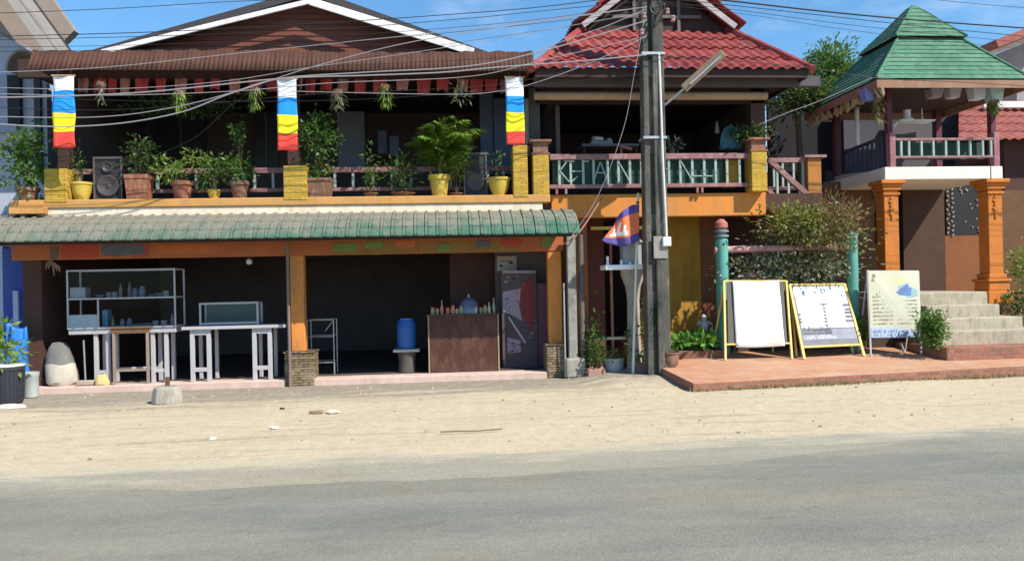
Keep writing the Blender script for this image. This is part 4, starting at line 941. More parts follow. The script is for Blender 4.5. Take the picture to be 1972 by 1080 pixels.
L_ = [
 ([(-60, 28), (200, 18), (420, 5), (700, -10), (1240, -60)], .010, 0, 'highest thin dark cable crossing the blue sky at upper left'),
 ([(-60, 72), (300, 62), (620, 45), (900, 26), (1060, 12), (1246, -12)], .013, 0, 'dark cable passing over the top of the brown gable, upper of a close pair'),
 ([(-60, 78), (300, 70), (640, 56), (900, 36), (1060, 20), (1246, 2)], .010, 0, 'dark cable passing over the top of the brown gable, lower of a close pair'),
 ([(-60, 92), (300, 86), (700, 66), (1000, 42), (1246, 10)], .008, 0, 'faint dark cable crossing the middle of the brown gable'),
 ([(-60, 100), (300, 96), (600, 86), (900, 60), (1246, 22)], .008, 0, 'thin dark cable running just above the awning edge at far left'),
 ([(-60, 142), (200, 130), (450, 104), (700, 78), (850, 62), (1246, 14)], .011, 1, 'pale cable slanting up across the brown gable from the left awning end'),
 ([(-60, 168), (200, 172), (420, 158), (600, 130), (820, 98), (1030, 62), (1246, 24)], .010, 1, 'pale cable rising from the left banner top to the pole across the awning'),
 ([(-60, 180), (200, 184), (450, 176), (640, 160), (900, 148), (1040, 118), (1246, 70)], .011, 1, 'pale cable crossing the awning and the left slope of the red roof'),
 ([(-60, 206), (200, 212), (400, 200), (600, 182), (980, 160), (1246, 90)], .008, 0, 'thin dark cable passing behind the tops of the three banners'),
 ([(-60, 224), (180, 226), (330, 208), (450, 178), (520, 156), (600, 130), (780, 84), (1000, 48), (1246, 14)], .013, 1, 'bright silvery cable swooping down past the left banner, upper of two'),
 ([(-60, 236), (100, 244), (230, 238), (350, 216), (440, 182), (540, 152), (700, 140), (900, 128), (1040, 100), (1246, 40)], .015, 1, 'bright silvery cable swooping down past the left banner, lower of two'),
 ([(-60, 190), (250, 180), (540, 152), (700, 146), (850, 140), (960, 130), (1120, 118), (1246, 106)], .017, 1, 'thick pale cable running level along the awning bottom to the pole'),
 ([(300, 300), (380, 262), (450, 200), (520, 160), (640, 124), (900, 80), (1246, 30)], .006, 0, 'thin slack wire hanging diagonally in front of the dark terrace'),
 ([(-60, 186), (400, 196), (800, 186), (1246, 142)], .007, 0, 'thin dark wire crossing the hanging plants of the terrace'),
 ([(1246, 70), (1140, 120), (1030, 160), (960, 176), (860, 182), (560, 176)], .010, 1, 'pale drop wire leaving the pole below the eave towards the right banner'),
 ([(1270, -12), (1420, 4), (1600, 24), (1800, 42), (2080, 62)], .022, 0, 'thick black cable leaving the pole to the right over the green roof top'),
 ([(1270, -4), (1420, 12), (1600, 32), (1800, 54), (2080, 80)], .013, 0, 'dark cable just below the thick black one at upper right'),
 ([(1270, 4), (1420, 20), (1600, 44), (1800, 66), (2080, 92)], .009, 0, 'thin dark cable third down at upper right'),
 ([(1270, 8), (1450, 30), (1620, 56), (1800, 78), (2080, 104)], .007, 0, 'thinnest lowest cable crossing the top of the green roof'),
 ([(1700, -12), (1860, 6), (2080, 24)], .009, 0, 'dark cable crossing the upper right corner of the sky'),
 ([(1246, 106), (1320, 112), (1420, 118), (1560, 132), (1700, 152), (1840, 158), (2080, 172)], .012, 0, 'dark cable crossing the lower red roof and the green roof eave'),
 ([(1090, 470), (1150, 380), (1200, 250), (1222, 140), (1240, 40)], .008, 1, 'thin stay wire dropping from the pole towards the canopy end'),
 ([(1030, 100), (1100, 74), (1170, 50), (1240, 20)], .012, 1, 'pale wire climbing along the left hip of the red roof to the pole top'),
]
for pix, r, lg, lb in L_: cable(pix, r, lg, lb)
cable([(1462, 240), (1520, 216), (1575, 196), (1680, 150)], .012, 1, 'pale wire between the blue awning and the green roof corner', [13.4, 13.3, 13.2, 13.0])
o = MB().tube(spline([W(1085, 470, 12.9), W(1108, 455, 12.9), W(1128, 430, 13), W(1160, 380, 13.3)]), .014, 6).build('drain_hose', mat('hose', (.35, .16, .12), .7), None); tag(o, 'thin reddish pipe slanting up from the right end of the green canopy', 'pipe')

# ------------------------------------------------------------------ striped banners on the terrace posts
def banner(px0, px1, ys, label, first=[]):
    Y = 13.05; xm = (px0+px1)/2; x0, x1 = X_(px0, 215, Y), X_(px1, 215, Y); zz = [Z_(xm, y, Y) for y in ys]; w = x1-x0
    mb = MB(); nx_, nz_ = 8, 28; ztop, zbot = zz[0], zz[-1]; rg = random.Random(int(px0))
    bounds = zz[1:-1]
    zs = sorted(set([ztop+(zbot-ztop)*i/nz_ for i in range(nz_+1)]+[b for b in bounds]), reverse=True)
    for z in zs:
        f = (ztop-z)/(ztop-zbot); ww = w*(1+.05*f)
        for i in range(nx_+1):
            u = i/nx_; mb.v.append(Vector((x0-(ww-w)/2+ww*u, Y+.02+.018*math.sin(u*5+f*7+px0)+.02*math.sin(f*11+u*2), z+(.012*math.sin(u*7+px0) if z == zs[-1] else 0))))
    for j in range(len(zs)-1):
        zm = (zs[j]+zs[j+1])/2; mb.cur = sum(1 for b in bounds if zm < b)
        for i in range(nx_): a = j*(nx_+1)+i; mb.face((a, a+nx_+1, a+nx_+2, a+1), True)
    o = mb.build('striped_banner', [mat('ban_white', (.80, .80, .86), .8, .06, 4), mat('ban_blue', (.02, .30, .78), .75, .12, 4), mat('ban_yellow', (.90, .74, .02), .75, .1, 4), mat('ban_red', (.76, .07, .05), .75, .12, 4)])
    q = o.modifiers.new('thick', 'SOLIDIFY'); q.thickness = .008
    MB().tube([(x0-.02, Y+.03, ztop), (x1+.02, Y+.03, ztop)], .014, 8).build('top_batten', M['bamboo'], o)
    MB().tube([(x0+w*.2, Y+.03, ztop), (x0+w*.2, Y+.1, ztop+.12)], .004, 4).tube([(x1-w*.2, Y+.03, ztop), (x1-w*.2, Y+.1, ztop+.12)], .004, 4).build('cord', M['black'], o)
    tag(o, label, 'banner', 'striped banners hanging before the terrace posts')
banner(101, 142, (145, 174, 217, 253, 285), 'white, blue, yellow and red striped banner on the terrace post nearest the left neighbour')
banner(534, 571, (152, 188, 221, 257, 290), 'white, blue, yellow and red striped banner on the middle terrace post')
banner(975, 1009, (148, 185, 216, 253, 279), 'white, blue, yellow and red striped banner on the terrace post beside the capped brick pier')

# dark vines in the shade under the bunting
t = thing('hanging_vine', W(350, 200, 14.5), 'dark leafy vine mass hanging in shade below the bunting between the first two banners', 'vine')
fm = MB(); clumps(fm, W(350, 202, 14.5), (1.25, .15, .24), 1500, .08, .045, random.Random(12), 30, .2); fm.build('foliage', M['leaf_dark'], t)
MB().tube([W(215, 182, 14.5), W(350, 185, 14.5), W(485, 181, 14.5)], .012, 6).build('stem', M['stem'], t)
# red bunting under the awning
bu = MB(); x = X_(150, 160, 13.9); xe = X_(970, 160, 13.9); k = 0; rg = random.Random(3)
while x < xe:
    w = rg.uniform(.16, .26); z1 = Z_(560, 148, 13.9); h = rg.uniform(.24, .33); bu.cur = 0 if k % 3 else 1; n0 = len(bu.v)
    for j in range(4):
        for i in range(5): bu.v.append(Vector((x+w*i/4*(1-.06*j), 13.9+.03*math.sin(i*1.7+k), z1-h*j/3+(.03*math.sin(i*.8) if j == 3 else 0))))
    for j in range(3):
        for i in range(4): a = n0+j*5+i; bu.face((a, a+5, a+6, a+1), True)
    x += w+rg.uniform(.01, .16); k += 1
bu.cur = 0; bu.tube([(X_(140, 150, 13.9), 13.91, z1), (X_(980, 150, 13.9), 13.91, z1)], .008, 5)
o = bu.build('bunting', [M['red_cloth'], M['pink_cloth']]); tag(o, 'row of faded red and pink cloth pieces strung under the brown awning', 'bunting')
for i, (px, y0, y1, lb) in enumerate(((195, 152, 206, 'thin trailing plant hanging right of the left striped banner'), (345, 172, 212, 'pale bushy plant hanging between the left banner and the middle one'),
    (491, 166, 210, 'spiky green plant hanging just left of the middle banner'), (650, 170, 208, 'grey green rounded plant hanging right of the middle banner'),
    (741, 158, 208, 'drooping pale plant hanging midway between the middle and right banners'))):
    hanging(px, y0, y1, (.12, .26, .28, .28, .30)[i], 13.3, lb, (M['leaf_grey'], M['leaf_lime'], M['leaf_lime'], M['leaf_grey'], M['leaf_lime'])[i], 5.5, (40, 110, 90, 90, 100)[i], .12, .022)
t = thing('hanging_plant', W(885, 185, 13.3), 'ragged branching orchid spray hanging above the palm near the right banner', 'hanging plant', 'plants hung from the eaves')
bm_ = MB(); c = W(880, 150, 13.3); bm_.tube([W(882, 140, 13.3), W(884, 172, 13.3), W(905, 168, 13.3)], .012, 5); bm_.tube([W(884, 172, 13.3), W(868, 200, 13.3)], .01, 5); bm_.build('branch', M['stem'], t)
fm = MB(); clumps(fm, W(886, 182, 13.3), (.22, .12, .18), 70, .14, .022, random.Random(2), 8); fm.build('foliage', M['leaf_grey'], t)

# ------------------------------------------------------------------ plants and loudspeakers on the terrace ledge
Yp = 13.68
T = dict(zb=ZT)
potted(32, 76, 394, 362, 13.6, 'flare', M['terracotta_old'], 'leafy bush in a terracotta pot at the far left end, before the neighbour house', [(8, 250, 92, 372, 900, .11, .06, 18)])
potted(137, 178, 386, 352, Yp, 'bowl', M['pot_yellow'], 'sparse twiggy plant in a yellow bowl right of the left brick pier', [(140, 282, 172, 350, 60, .09, .03, 8)], **T)
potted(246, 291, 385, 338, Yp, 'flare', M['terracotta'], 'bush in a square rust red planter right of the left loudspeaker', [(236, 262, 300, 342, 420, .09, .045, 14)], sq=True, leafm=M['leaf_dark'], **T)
potted(330, 373, 385, 350, Yp, 'flare', M['terracotta'], 'low spreading bright green plant in a terracotta pot', [(294, 300, 368, 346, 320, .09, .04, 12), (352, 288, 398, 326, 110, .10, .04, 6)], leafm=M['leaf_lime'], **T)
potted(400, 425, 386, 366, Yp, 'bowl', M['pot_yellow'], 'dark leafy plant in the smallest yellow pot', [(388, 300, 438, 372, 260, .09, .045, 10)], **T)
potted(443, 482, 384, 350, Yp, 'flare', M['terracotta_old'], 'tall two-storey leafy plant in a pale pink terracotta pot left of the middle pier', [(425, 296, 488, 352, 320, .10, .05, 12), (446, 222, 474, 300, 110, .09, .04, 8)], **T)
potted(593, 641, 381, 345, Yp, 'flare', M['terracotta_old'], 'tall dense bush in a rectangular terracotta trough right of the middle banner', [(576, 214, 650, 300, 900, .075, .045, 20), (584, 290, 640, 350, 320, .075, .045, 12)], sq=True, leafm=M['leaf'], **T)
potted(700, 728, 384, 372, Yp, 'flare', M['terracotta_old'], 'upright narrow plant with pale blotched leaves between trough bush and palm', [(698, 288, 724, 376, 150, .10, .05, 9)], **T)
potted(752, 800, 384, 372, Yp, 'flare', M['terracotta_old'], 'shaggy dark plant in a low pot directly left of the palm', [(745, 298, 812, 376, 330, .10, .045, 14)], leafm=M['leaf_dark'], **T)
potted(940, 983, 374, 343, Yp, 'bowl', M['pot_yellow'], 'thin twisted plant in a yellow bowl beside the right loudspeaker', [(940, 295, 972, 344, 60, .09, .035, 7)], zb=ZT)
def palm(pxa, pxb, pyt, px, pyc, Y, potm, label, nf, L, pt):
    b = W((pxa+pxb)/2, 372, Y); b.z = ZT; r = (X_(pxb, 372, Y)-X_(pxa, 372, Y))/2; h = Z_(px, pt, Y)-ZT
    t = thing('potted_palm', b, label, 'potted plant'); MB().lathe(b, [(q*r, z*h) for q, z in POTS['flare']], 20).build('pot', potm, t)
    MB().lathe(b+Vector((0, 0, h*.9)), [(r*.85, 0), (.01, .02)], 12).build('soil', M['soil'], t)
    rg = random.Random(nf); hub = W(px, pyc, Y); fm = MB(); tk = MB(); base = b+Vector((0, 0, h*.9))
    for k in range(5): tk.tube([base+Vector((rg.uniform(-.05, .05), rg.uniform(-.05, .05), 0)), base.lerp(hub, .5)+Vector((rg.uniform(-.06, .06), rg.uniform(-.05, .05), 0)), hub+Vector((rg.uniform(-.06, .06), rg.uniform(-.05, .05), 0))], [.018, .013, .01], 6)
    for k in range(nf):
        an = 2*math.pi*k/nf+rg.uniform(-.3, .3); el = rg.uniform(.95, 1.52); ln = L*rg.uniform(.75, 1.1); pts = []; start = hub+Vector((0, 0, rg.uniform(-.42, .08)))
        for i in range(12):
            q = i/11; d = math.cos(el)*ln*q; pts.append(start+Vector((math.cos(an)*(d+.20*ln*q**2.2), math.sin(an)*(d+.18*ln*q**2.2)*.7, math.sin(el)*ln*q-.52*ln*q**2.4)))
        tk.tube(pts, [.009*(1-.7*i/11) for i in range(12)], 5)
        for i in range(2, 12):
            tg = (pts[i]-pts[i-1]).normalized(); side = tg.cross(Vector((0, 0, 1))).normalized(); ll = L*.34*math.sin(math.pi*min(1, (i/11)*.75+.22))
            for s_ in (-1, 1):
                for hlf in (0, .33, .66):
                    p = pts[i-1].lerp(pts[i], hlf); fm.leaf(p, side*s_+tg*.75+Vector((0, 0, -.5+rg.uniform(-.25, .2))), ll*rg.uniform(.85, 1.1), .026, Vector((0, 0, 1)))
    fm.build('frond', leafmat('palm', [(.05, .14, .02), (.12, .25, .03), (.24, .38, .06), (.16, .30, .04)]), t); tk.build('stem', mat('palm_stem', (.16, .20, .06), .7), t)
palm(825, 868, 0, 850, 300, Yp, M['pot_yellow'], 'large feathery palm in a yellow pot on the terrace ledge', 34, 1.22, 338)
potted(866, 892, 386, 372, Yp+.05, 'flare', M['terracotta_old'], 'small lime green fern tucked between the palm and the right loudspeaker', [(858, 302, 900, 348, 200, .12, .025, 10)], zb=ZT, leafm=M['leaf_lime'])
def speaker(px0, py0, px1, py1, Y, label, dy=.35):
    xm, ym = (px0+px1)/2, (py0+py1)/2; x0, x1 = X_(px0, ym, Y), X_(px1, ym, Y); z1 = Z_(xm, py0, Y); w = x1-x0; h = z1-ZT; c = (x0+x1)/2
    t = thing('loudspeaker', (c, Y, ZT), label, 'loudspeaker', 'loudspeakers on the terrace ledge')
    MB().box(x0, x1, Y, Y+dy, ZT, z1).build('cabinet', mat('spk_grey', (.035, .033, .036), .7, .3, 8), t, .015)
    fr2 = MB(); 
    for (a, b_, c_, d) in ((x0, x1, z1-.04, z1), (x0, x1, ZT, ZT+.04), (x0, x0+.03, ZT+.04, z1-.04), (x1-.03, x1, ZT+.04, z1-.04)): fr2.box(a, b_, Y-.015, Y, c_, d)
    fr2.build('rim', mat('spk_rim', (.10, .09, .088), .6), t)
    for (zz, r) in ((ZT+h*.34, w*.34), (ZT+h*.76, w*.17)):
        cn_ = MB(); b_ = 0; prof_ = [(r*1.12, -.02), (r*1.0, -.03), (r*.92, -.012), (r*.35, .05), (r*.28, .03), (.004, .018)]; n_ = 22
        for q, (rr, yy) in enumerate(prof_):
            for k in range(n_): a = 2*math.pi*k/n_; cn_.v.append(Vector((c+rr*math.cos(a), Y-.012+yy*.4-.012, zz+rr*math.sin(a))))
        for q in range(len(prof_)-1):
            for k in range(n_): a = q*n_+k; b2 = q*n_+(k+1) % n_; cn_.face((a, b2, b2+n_, a+n_), True)
        cn_.build('cone', mat('spk_cone', (.07, .062, .06), .55), t)
speaker(180, 302, 236, 384, 13.7, 'black loudspeaker between the yellow bowl and the square planter')
speaker(893, 294, 938, 376, 13.75, 'black loudspeaker beside the palm near the right banner')

# ------------------------------------------------------------------ things on the deck of the middle house
tb2 = thing('sewing_table', W(1180, 290, 14.5), 'grey table with a covered white topped machine behind the deck railing', 'table')
c = W(1165, 282, 14.6); MB().box(c.x-.5, c.x+.6, 14.3, 14.9, c.z-.05, c.z).build('tabletop', mat('t_grey', (.16, .15, .17), .7), tb2, .01)
for sx in (-.45, .55):
    for y in (14.35, 14.85): MB().bar((c.x+sx, y, dz1), (c.x+sx, y, c.z-.05), .05).build('leg', M['dark_wood'], tb2)
mc = MB(); d_ = W(1152, 277, 14.5); mc.obox(d_+Vector((0, 0, .0)), (.34, .2, .08)); mc.obox(d_+Vector((-.06, 0, .08)), (.12, .14, .12)); mc.build('machine_body', mat('t_mid', (.30, .30, .33), .6), tb2, .03)
MB().obox(W(1153, 268, 14.48), (.17, .14, .07), (0, .1, 0)).build('machine_head', mat('t_white', (.60, .60, .62), .5), tb2, .025)
MB().obox(W(1172, 274, 14.6), (.12, .14, .14), (0, -.2, .3)).build('cover', mat('t_mid', (.30, .30, .33)), tb2, .03)
o = MB(); o.bar(W(1194, 283, 14.1), W(1216, 288, 14.1), .05, .12, (0, 1, 0)); o.bar(W(1196, 286, 14.1), W(1196, 300, 14.1), .04); o = o.build('wooden_chair_back', mat('chair_red', (.40, .15, .11), .7), None, .005); tag(o, 'top of a reddish wooden chair showing above the deck railing', 'chair')
ba_ = thing('blue_parasol', W(1410, 270, 13.9), 'folded faded blue cloth heaped on the brick planter at the deck end', 'cloth')
cl = MB(); rg = random.Random(5); c = W(1406, 262, 13.85); n_ = 16
prof_ = [(.18, -.24), (.19, -.12), (.16, .02), (.11, .12), (.03, .18)]
for q, (rr, zz) in enumerate(prof_):
    for k in range(n_): a = 2*math.pi*k/n_; f = 1+.22*math.sin(k*2.1+q); cl.v.append(c+Vector((rr*f*math.cos(a), rr*.5*f*math.sin(a), zz+.02*math.sin(k*3))))
for q in range(4):
    for k in range(n_): cl.face((q*n_+k, q*n_+(k+1) % n_, (q+1)*n_+(k+1) % n_, (q+1)*n_+k), True)
cl.face(range(4*n_, 5*n_)); cl.build('cloth', mat('blue_cloth', (.05, .13, .19), .85, .4, 8), ba_)
tt = tree(W(1480, 300, 14.6), W(1448, 256, 13.7), (.40, .25, .2), 700, .09, .04, 'wispy dark green branch reaching over the right capped pier', nc=12, fm=M['leaf_dark'], tr=.03, seed=9)
tt.name = 'creeper'; tt['category'] = 'plant'
o = MB().tube([W(1286, 262, 14.4), W(1290, 285, 14.4), W(1300, 300, 14.4)], .03, 6); clumps(o, W(1296, 280, 14.2), (.16, .1, .14), 50, .12, .05, random.Random(6), 6); o = o.build('deck_plant', M['leaf_grey'], None); tag(o, 'greyish potted plant showing above the deck railing just right of the pole', 'plant')
o = MB().lathe(W(1381, 246, 15.5), [(.03, -.12), (.05, -.1), (.04, .0), (.02, .1), (.01, .14)], 10).build('hanging_bulb', M['white_clean'], None); tag(o, 'small white lamp glimpsed deep in the dark deck room', 'lamp')

# ------------------------------------------------------------------ things inside the open shop
FZ = .10
def legs(t, pts, z1, w, m_, z0=FZ):
    for x, y in pts: MB().box(x-w/2, x+w/2, y-w/2, y+w/2, z0, z1).build('leg', m_, t, .006)
Yc = 13.62
# glass fronted food cabinet on its stand
gc = thing('food_cabinet', W(238, 640, Yc), 'tall glass food cabinet with white frame and shelf, standing on white trestles at the left', 'cabinet')
zt2, zm, zb2 = Z_(238, 518, Yc), Z_(238, 574, Yc), Z_(238, 632, Yc); x0, x1 = X_(128, 580, Yc), X_(338, 580, Yc); yd = .5
fr = MB(); q = .028
for x in (x0, x1-q):
    for y in (Yc, Yc+yd-q): fr.box(x, x+q, y, y+q, zb2, zt2)
for z in (zt2-q, zm-q/2, zb2):
    for y in (Yc-.002, Yc+yd-q+.002): fr.box(x0+q, x1-q, y, y+q, z, z+q)
    for x in (x0+.002, x1-q-.002): fr.box(x, x+q, Yc+q, Yc+yd-q, z, z+q)
xm_ = X_(187, 600, Yc); fr.box(xm_, xm_+q, Yc-.003, Yc+q, zb2+q, zm-q/2)
fr.build('frame', M['white'], gc, .004)
MB().box(x0+q, x1-q, Yc+q, Yc+yd-q, zm-.008, zm+.002).build('shelf', M['steel'], gc)
MB().box(x0+.01, x1-.01, Yc+.02, Yc+yd-.02, zb2-.09, zb2-.002).build('base_tray', M['white'], gc, .01)
gl2 = MB(); gl2.quad((x0+q, Yc+.01, zm+q/2), (x1-q, Yc+.01, zm+q/2), (x1-q, Yc+.01, zt2-q), (x0+q, Yc+.01, zt2-q)); gl2.build('glass_pane', M['glass'], gc)
gl2 = MB(); gl2.quad((xm_+q, Yc+.01, zb2+q), (x1-q, Yc+.01, zb2+q), (x1-q, Yc+.01, zm-q/2), (xm_+q, Yc+.01, zm-q/2)); gl2.build('glass_pane', M['glass'], gc)
pbx(133, 606, 187, 634, Yc+.004, .03, 'lower_panel', mat('panel_pale', (.34, .40, .44), .6, .1), gc)
sx = (X_(182, 690, Yc), X_(205, 690, Yc), X_(292, 690, Yc), X_(318, 690, Yc))
for x in sx:
    for y in (Yc+.08, Yc+.42): MB().box(x-.032, x+.032, y-.03, y+.03, FZ, zb2-.09).build('leg', M['white'], gc, .005)
br_ = MB()
for a, b0 in ((0, 1), (2, 3)): br_.box(sx[a], sx[b0], Yc+.06, Yc+.10, .28, .34)
br_.box(sx[1], sx[2], Yc+.40, Yc+.44, .30, .35); br_.build('cross_rail', M['white'], gc, .005)
o = MB(); pbox(o, 134, 553, 164, 577, Yc+.08, .22); o = o.build('white_box', M['white'], None, .02); tag(o, 'white plastic box on the upper shelf of the food cabinet', 'box')
o = MB(); pbox(o, 196, 596, 207, 634, Yc+.2, .2); o = o.build('blue_canister', mat('canis', (.16, .28, .42), .5), None, .02); tag(o, 'dull blue canister in the lower part of the food cabinet', 'canister')
rg = random.Random(11)
itm = [('bowl', [(.03, 0), (.075, .05), (.08, .06)], (.25, .25, .28)), ('jar', [(.045, 0), (.05, .02), (.05, .12), (.035, .14), (.035, .17)], (.16, .18, .26)), ('bottle', [(.03, 0), (.032, .14), (.012, .19), (.012, .24)], (.22, .16, .14)), ('tin', [(.05, 0), (.05, .1)], (.30, .26, .26))]
desc = {'bowl': 'metal bowl', 'jar': 'bluish jar', 'bottle': 'brown bottle', 'tin': 'dull tin'}
for row, (pxs, zz, wh) in enumerate(((range(192, 332, 14), zm+.004, 'upper'), (range(218, 332, 16), zb2+.002, 'lower'))):
    for i, px in enumerate(pxs):
        nm, pr_, cc = itm[(i*3+row*2+i//2) % 4]; x = X_(px, 600, Yc+.2); y = Yc+.16+rg.uniform(0, .15); k = rg.uniform(.85, 1.2)
        o = MB().lathe((x, y, zz), [(r*k, z*k) for r, z in pr_], 12).build(nm, mat('it_'+nm, cc, .4), None)
        tag(o, f'{desc[nm]} among the wares on the {wh} shelf of the food cabinet', nm, 'wares in the food cabinet')
wt = thing('wooden_stool_table', W(250, 735, 13.58), 'low brown wooden table standing in front of the food cabinet', 'table')
x0, x1 = X_(214, 640, 13.56), X_(286, 640, 13.56); z1 = Z_(250, 629, 13.56); MB().box(x0, x1, 13.56, 13.62+.0, z1-.09, z1-.03).build('apron', M['wood'], wt)
MB().box(x0-.02, x1+.02, 13.54, 13.62, z1-.03, z1).build('tabletop', M['wood'], wt, .006)
for x, d in ((x0+.03, -.0), (x1-.03, .0)): MB().bar((x+d, 13.59, FZ), (x, 13.59, z1-.09), .04).build('leg', mat('leg_old', (.30, .22, .17), .8, .3, 8), wt)
MB().box(x0+.05, x1-.05, 13.58, 13.61, .32, .36).build('stretcher', mat('leg_old', (.3, .22, .17)), wt)
# white trestle table with the small glass case
wt = thing('white_trestle_table', W(448, 735, Yc), 'long white wooden table on two trestle frames in the middle of the left bay', 'table')
x0, x1 = X_(350, 632, Yc), X_(549, 632, Yc); z1 = Z_(448, 627, Yc); MB().box(x0, x1, Yc-.03, Yc+.6, z1-.055, z1).build('tabletop', M['white'], wt, .008)
for (a, b0) in ((366, 399), (486, 517)):
    xa_, xb_ = X_(a, 690, Yc)+.03, X_(b0, 690, Yc)+.02
    tf = MB()
    for x in (xa_, xb_): tf.box(x-.035, x+.035, Yc+.02, Yc+.08, FZ, z1-.056)
    tf.box(xa_+.036, xb_-.036, Yc+.022, Yc+.078, .27, .34); tf.box(xa_+.036, xb_-.036, Yc+.022, Yc+.078, z1-.15, z1-.056); tf.build('trestle', M['white'], wt, .006)
    for x in (xa_, xb_): MB().box(x-.03, x+.03, Yc+.48, Yc+.54, FZ, z1-.056).build('leg', M['white'], wt, .006)
sc_ = thing('glass_case', W(442, 626, Yc+.1), 'small empty white framed glass case on the long white table', 'display case')
x0, x1, zb2, zt2 = X_(384, 600, Yc+.1), X_(498, 600, Yc+.1), z1+.003, Z_(442, 582, Yc+.1); q = .032; y0, y1 = Yc+.08, Yc+.42; fr = MB()
for x in (x0, x1-q):
    for y in (y0, y1-q): fr.box(x, x+q, y, y+q, zb2, zt2)
for z in (zt2-q, zb2+.02):
    for y in (y0-.002, y1-q+.002): fr.box(x0+q, x1-q, y, y+q, z, z+q)
    for x in (x0+.002, x1-q-.002): fr.box(x, x+q, y0+q, y1-q, z, z+q)
fr.build('frame', M['white'], sc_, .004); MB().quad((x0+q, y0+.01, zb2+.05), (x1-q, y0+.01, zb2+.05), (x1-q, y0+.01, zt2-q), (x0+q, y0+.01, zt2-q)).build('glass_pane', M['glass'], sc_)
MB().box(x0+q, x1-q, y1-q+.01, y1-.01, zb2+.05, zt2-q).build('back_panel', mat('case_back', (.10, .13, .12), .5), sc_)
# steel rack behind the middle column
rk = thing('steel_rack', W(620, 720, 14.1), 'thin steel rack frame standing right of the middle orange column', 'rack')
x0, x1 = X_(592, 660, 14.1), X_(643, 660, 14.1); z1 = Z_(620, 616, 14.1)
for x in (x0, x1): 
    for y in (14.1, 14.5): MB().tube([(x, y, FZ), (x, y, z1)], .012, 6).build('post', M['steel'], rk)
rr_ = MB()
for z in (z1, z1-.30, .32): 
    for y in (14.1, 14.5): rr_.tube([(x0, y, z), (x1, y, z)], .010, 6)
rr_.tube([(x1-.15, 14.1, z1-.2), (x1-.02, 14.1, z1-.03)], .008, 6).build('cross_bar', M['steel'], rk)
# blue barrel on a stand
st_ = thing('barrel_stand', W(784, 715, 14.2), 'rough dark block stand with a pale slab on top under the blue barrel', 'stand')
c = W(784, 690, 14.2); z1 = Z_(784, 676, 14.2); MB().lathe((c.x, 14.2, FZ), [(.17, 0), (.15, .2), (.18, z1-FZ-.0)], 14).build('block', mat('stand_d', (.10, .09, .08), .9, .4, 8), st_)
MB().box(c.x-.24, c.x+.24, 14.0, 14.42, z1, z1+.05).build('slab', mat('slab_p', (.42, .38, .36), .8), st_, .012)
zz = z1+.053; h = Z_(784, 616, 14.2)-zz
o = thing('blue_barrel', (c.x, 14.2, zz), 'blue plastic water barrel standing on the pale slab inside the right bay', 'barrel')
MB().lathe((c.x, 14.2, zz), [(.155, 0), (.17, .03), (.175, h*.3), (.18, h*.33), (.175, h*.36), (.175, h*.68), (.18, h*.71), (.175, h*.74), (.165, h*.92), (.14, h)], 22).build('body', mat('barrel_blue', (.03, .12, .38), .4, .1, 5), o)
MB().lathe((c.x, 14.2, zz+h), [(.12, 0), (.12, .03), (.02, .035)], 16).build('lid', mat('barrel_lid', (.10, .25, .55), .4), o)
# counter with bottles and a domed food cover
ct = thing('wooden_counter', W(893, 714, 13.85), 'reddish brown wooden counter with scuffed lower edge in the right bay', 'counter')
x0, x1 = X_(826, 660, 13.85), X_(960, 660, 13.85); z1 = Z_(893, 604, 13.85)
MB().box(x0, x1, 13.85, 14.45, FZ, z1-.03).build('body', M['counter'], ct, .008); MB().box(x0-.05, x1+.03, 13.8, 14.5, z1-.03, z1).build('worktop', mat('ctop', (.10, .05, .035), .6), ct, .008)
for x in (x0-.012, x1-.012): MB().box(x, x+.024, 13.835, 13.86, FZ, z1-.03).build('corner_strip', mat('strip', (.35, .26, .16), .8), ct)
dm = thing('domed_food_cover', (X_(903, 595, 14.1), 14.1, z1), 'bluish glass domed food cover on the counter top', 'food cover'); c = Vector((X_(903, 595, 14.1), 14.1, z1+.001))
MB().lathe(c, [(.20, 0), (.20, .08), (.19, .10), (.165, .18), (.11, .25), (.04, .285), (.01, .29)], 20).build('dome', mat('dome', (.13, .16, .25), .15, .1, spec=.6), dm); MB().lathe(c+Vector((0, 0, .285)), [(.02, 0), (.03, .03), (.012, .07)], 10).build('knob', M['steel'], dm)
cols = [((.35, .30, .14), 'olive'), ((.55, .20, .12), 'red'), ((.50, .46, .36), 'cream'), ((.30, .33, .20), 'green')]
for i, px in enumerate((833, 842, 851, 862, 872, 880, 888, 916, 926, 934, 942, 951)):
    cc, cn2 = cols[(0, 0, 1, 1, 1, 2, 3, 2, 3, 0, 2, 3)[i]]; tall = px in (851, 951, 942); x = X_(px, 595, 13.95)
    kk = (1, .8, 1.15, .9, 1.25, .7, 1.1)[i % 7]; pr_ = [(.028, 0), (.03, .10*kk), (.012, .15*kk), (.012, .20*kk)] if tall else [(.035*kk, 0), (.038*kk, .06*kk), (.03, .09*kk), (.03, .11*kk)]
    o = thing('sauce_bottle' if tall else 'sauce_jar', (x, 13.95, z1), f'{cn2} sauce {"bottle" if tall else "jar"} in the row along the counter edge', 'bottle' if tall else 'jar', 'sauces along the counter edge')
    MB().lathe((x, 13.95, z1+.001), pr_, 10).build('body', mat('sau_'+cn2, cc, .4), o); MB().lathe((x, 13.95, z1+pr_[-1][1]), [(pr_[-1][0]*1.1, 0), (pr_[-1][0]*1.1, .02)], 8).build('cap', mat('cap_red', (.45, .08, .05), .5), o)
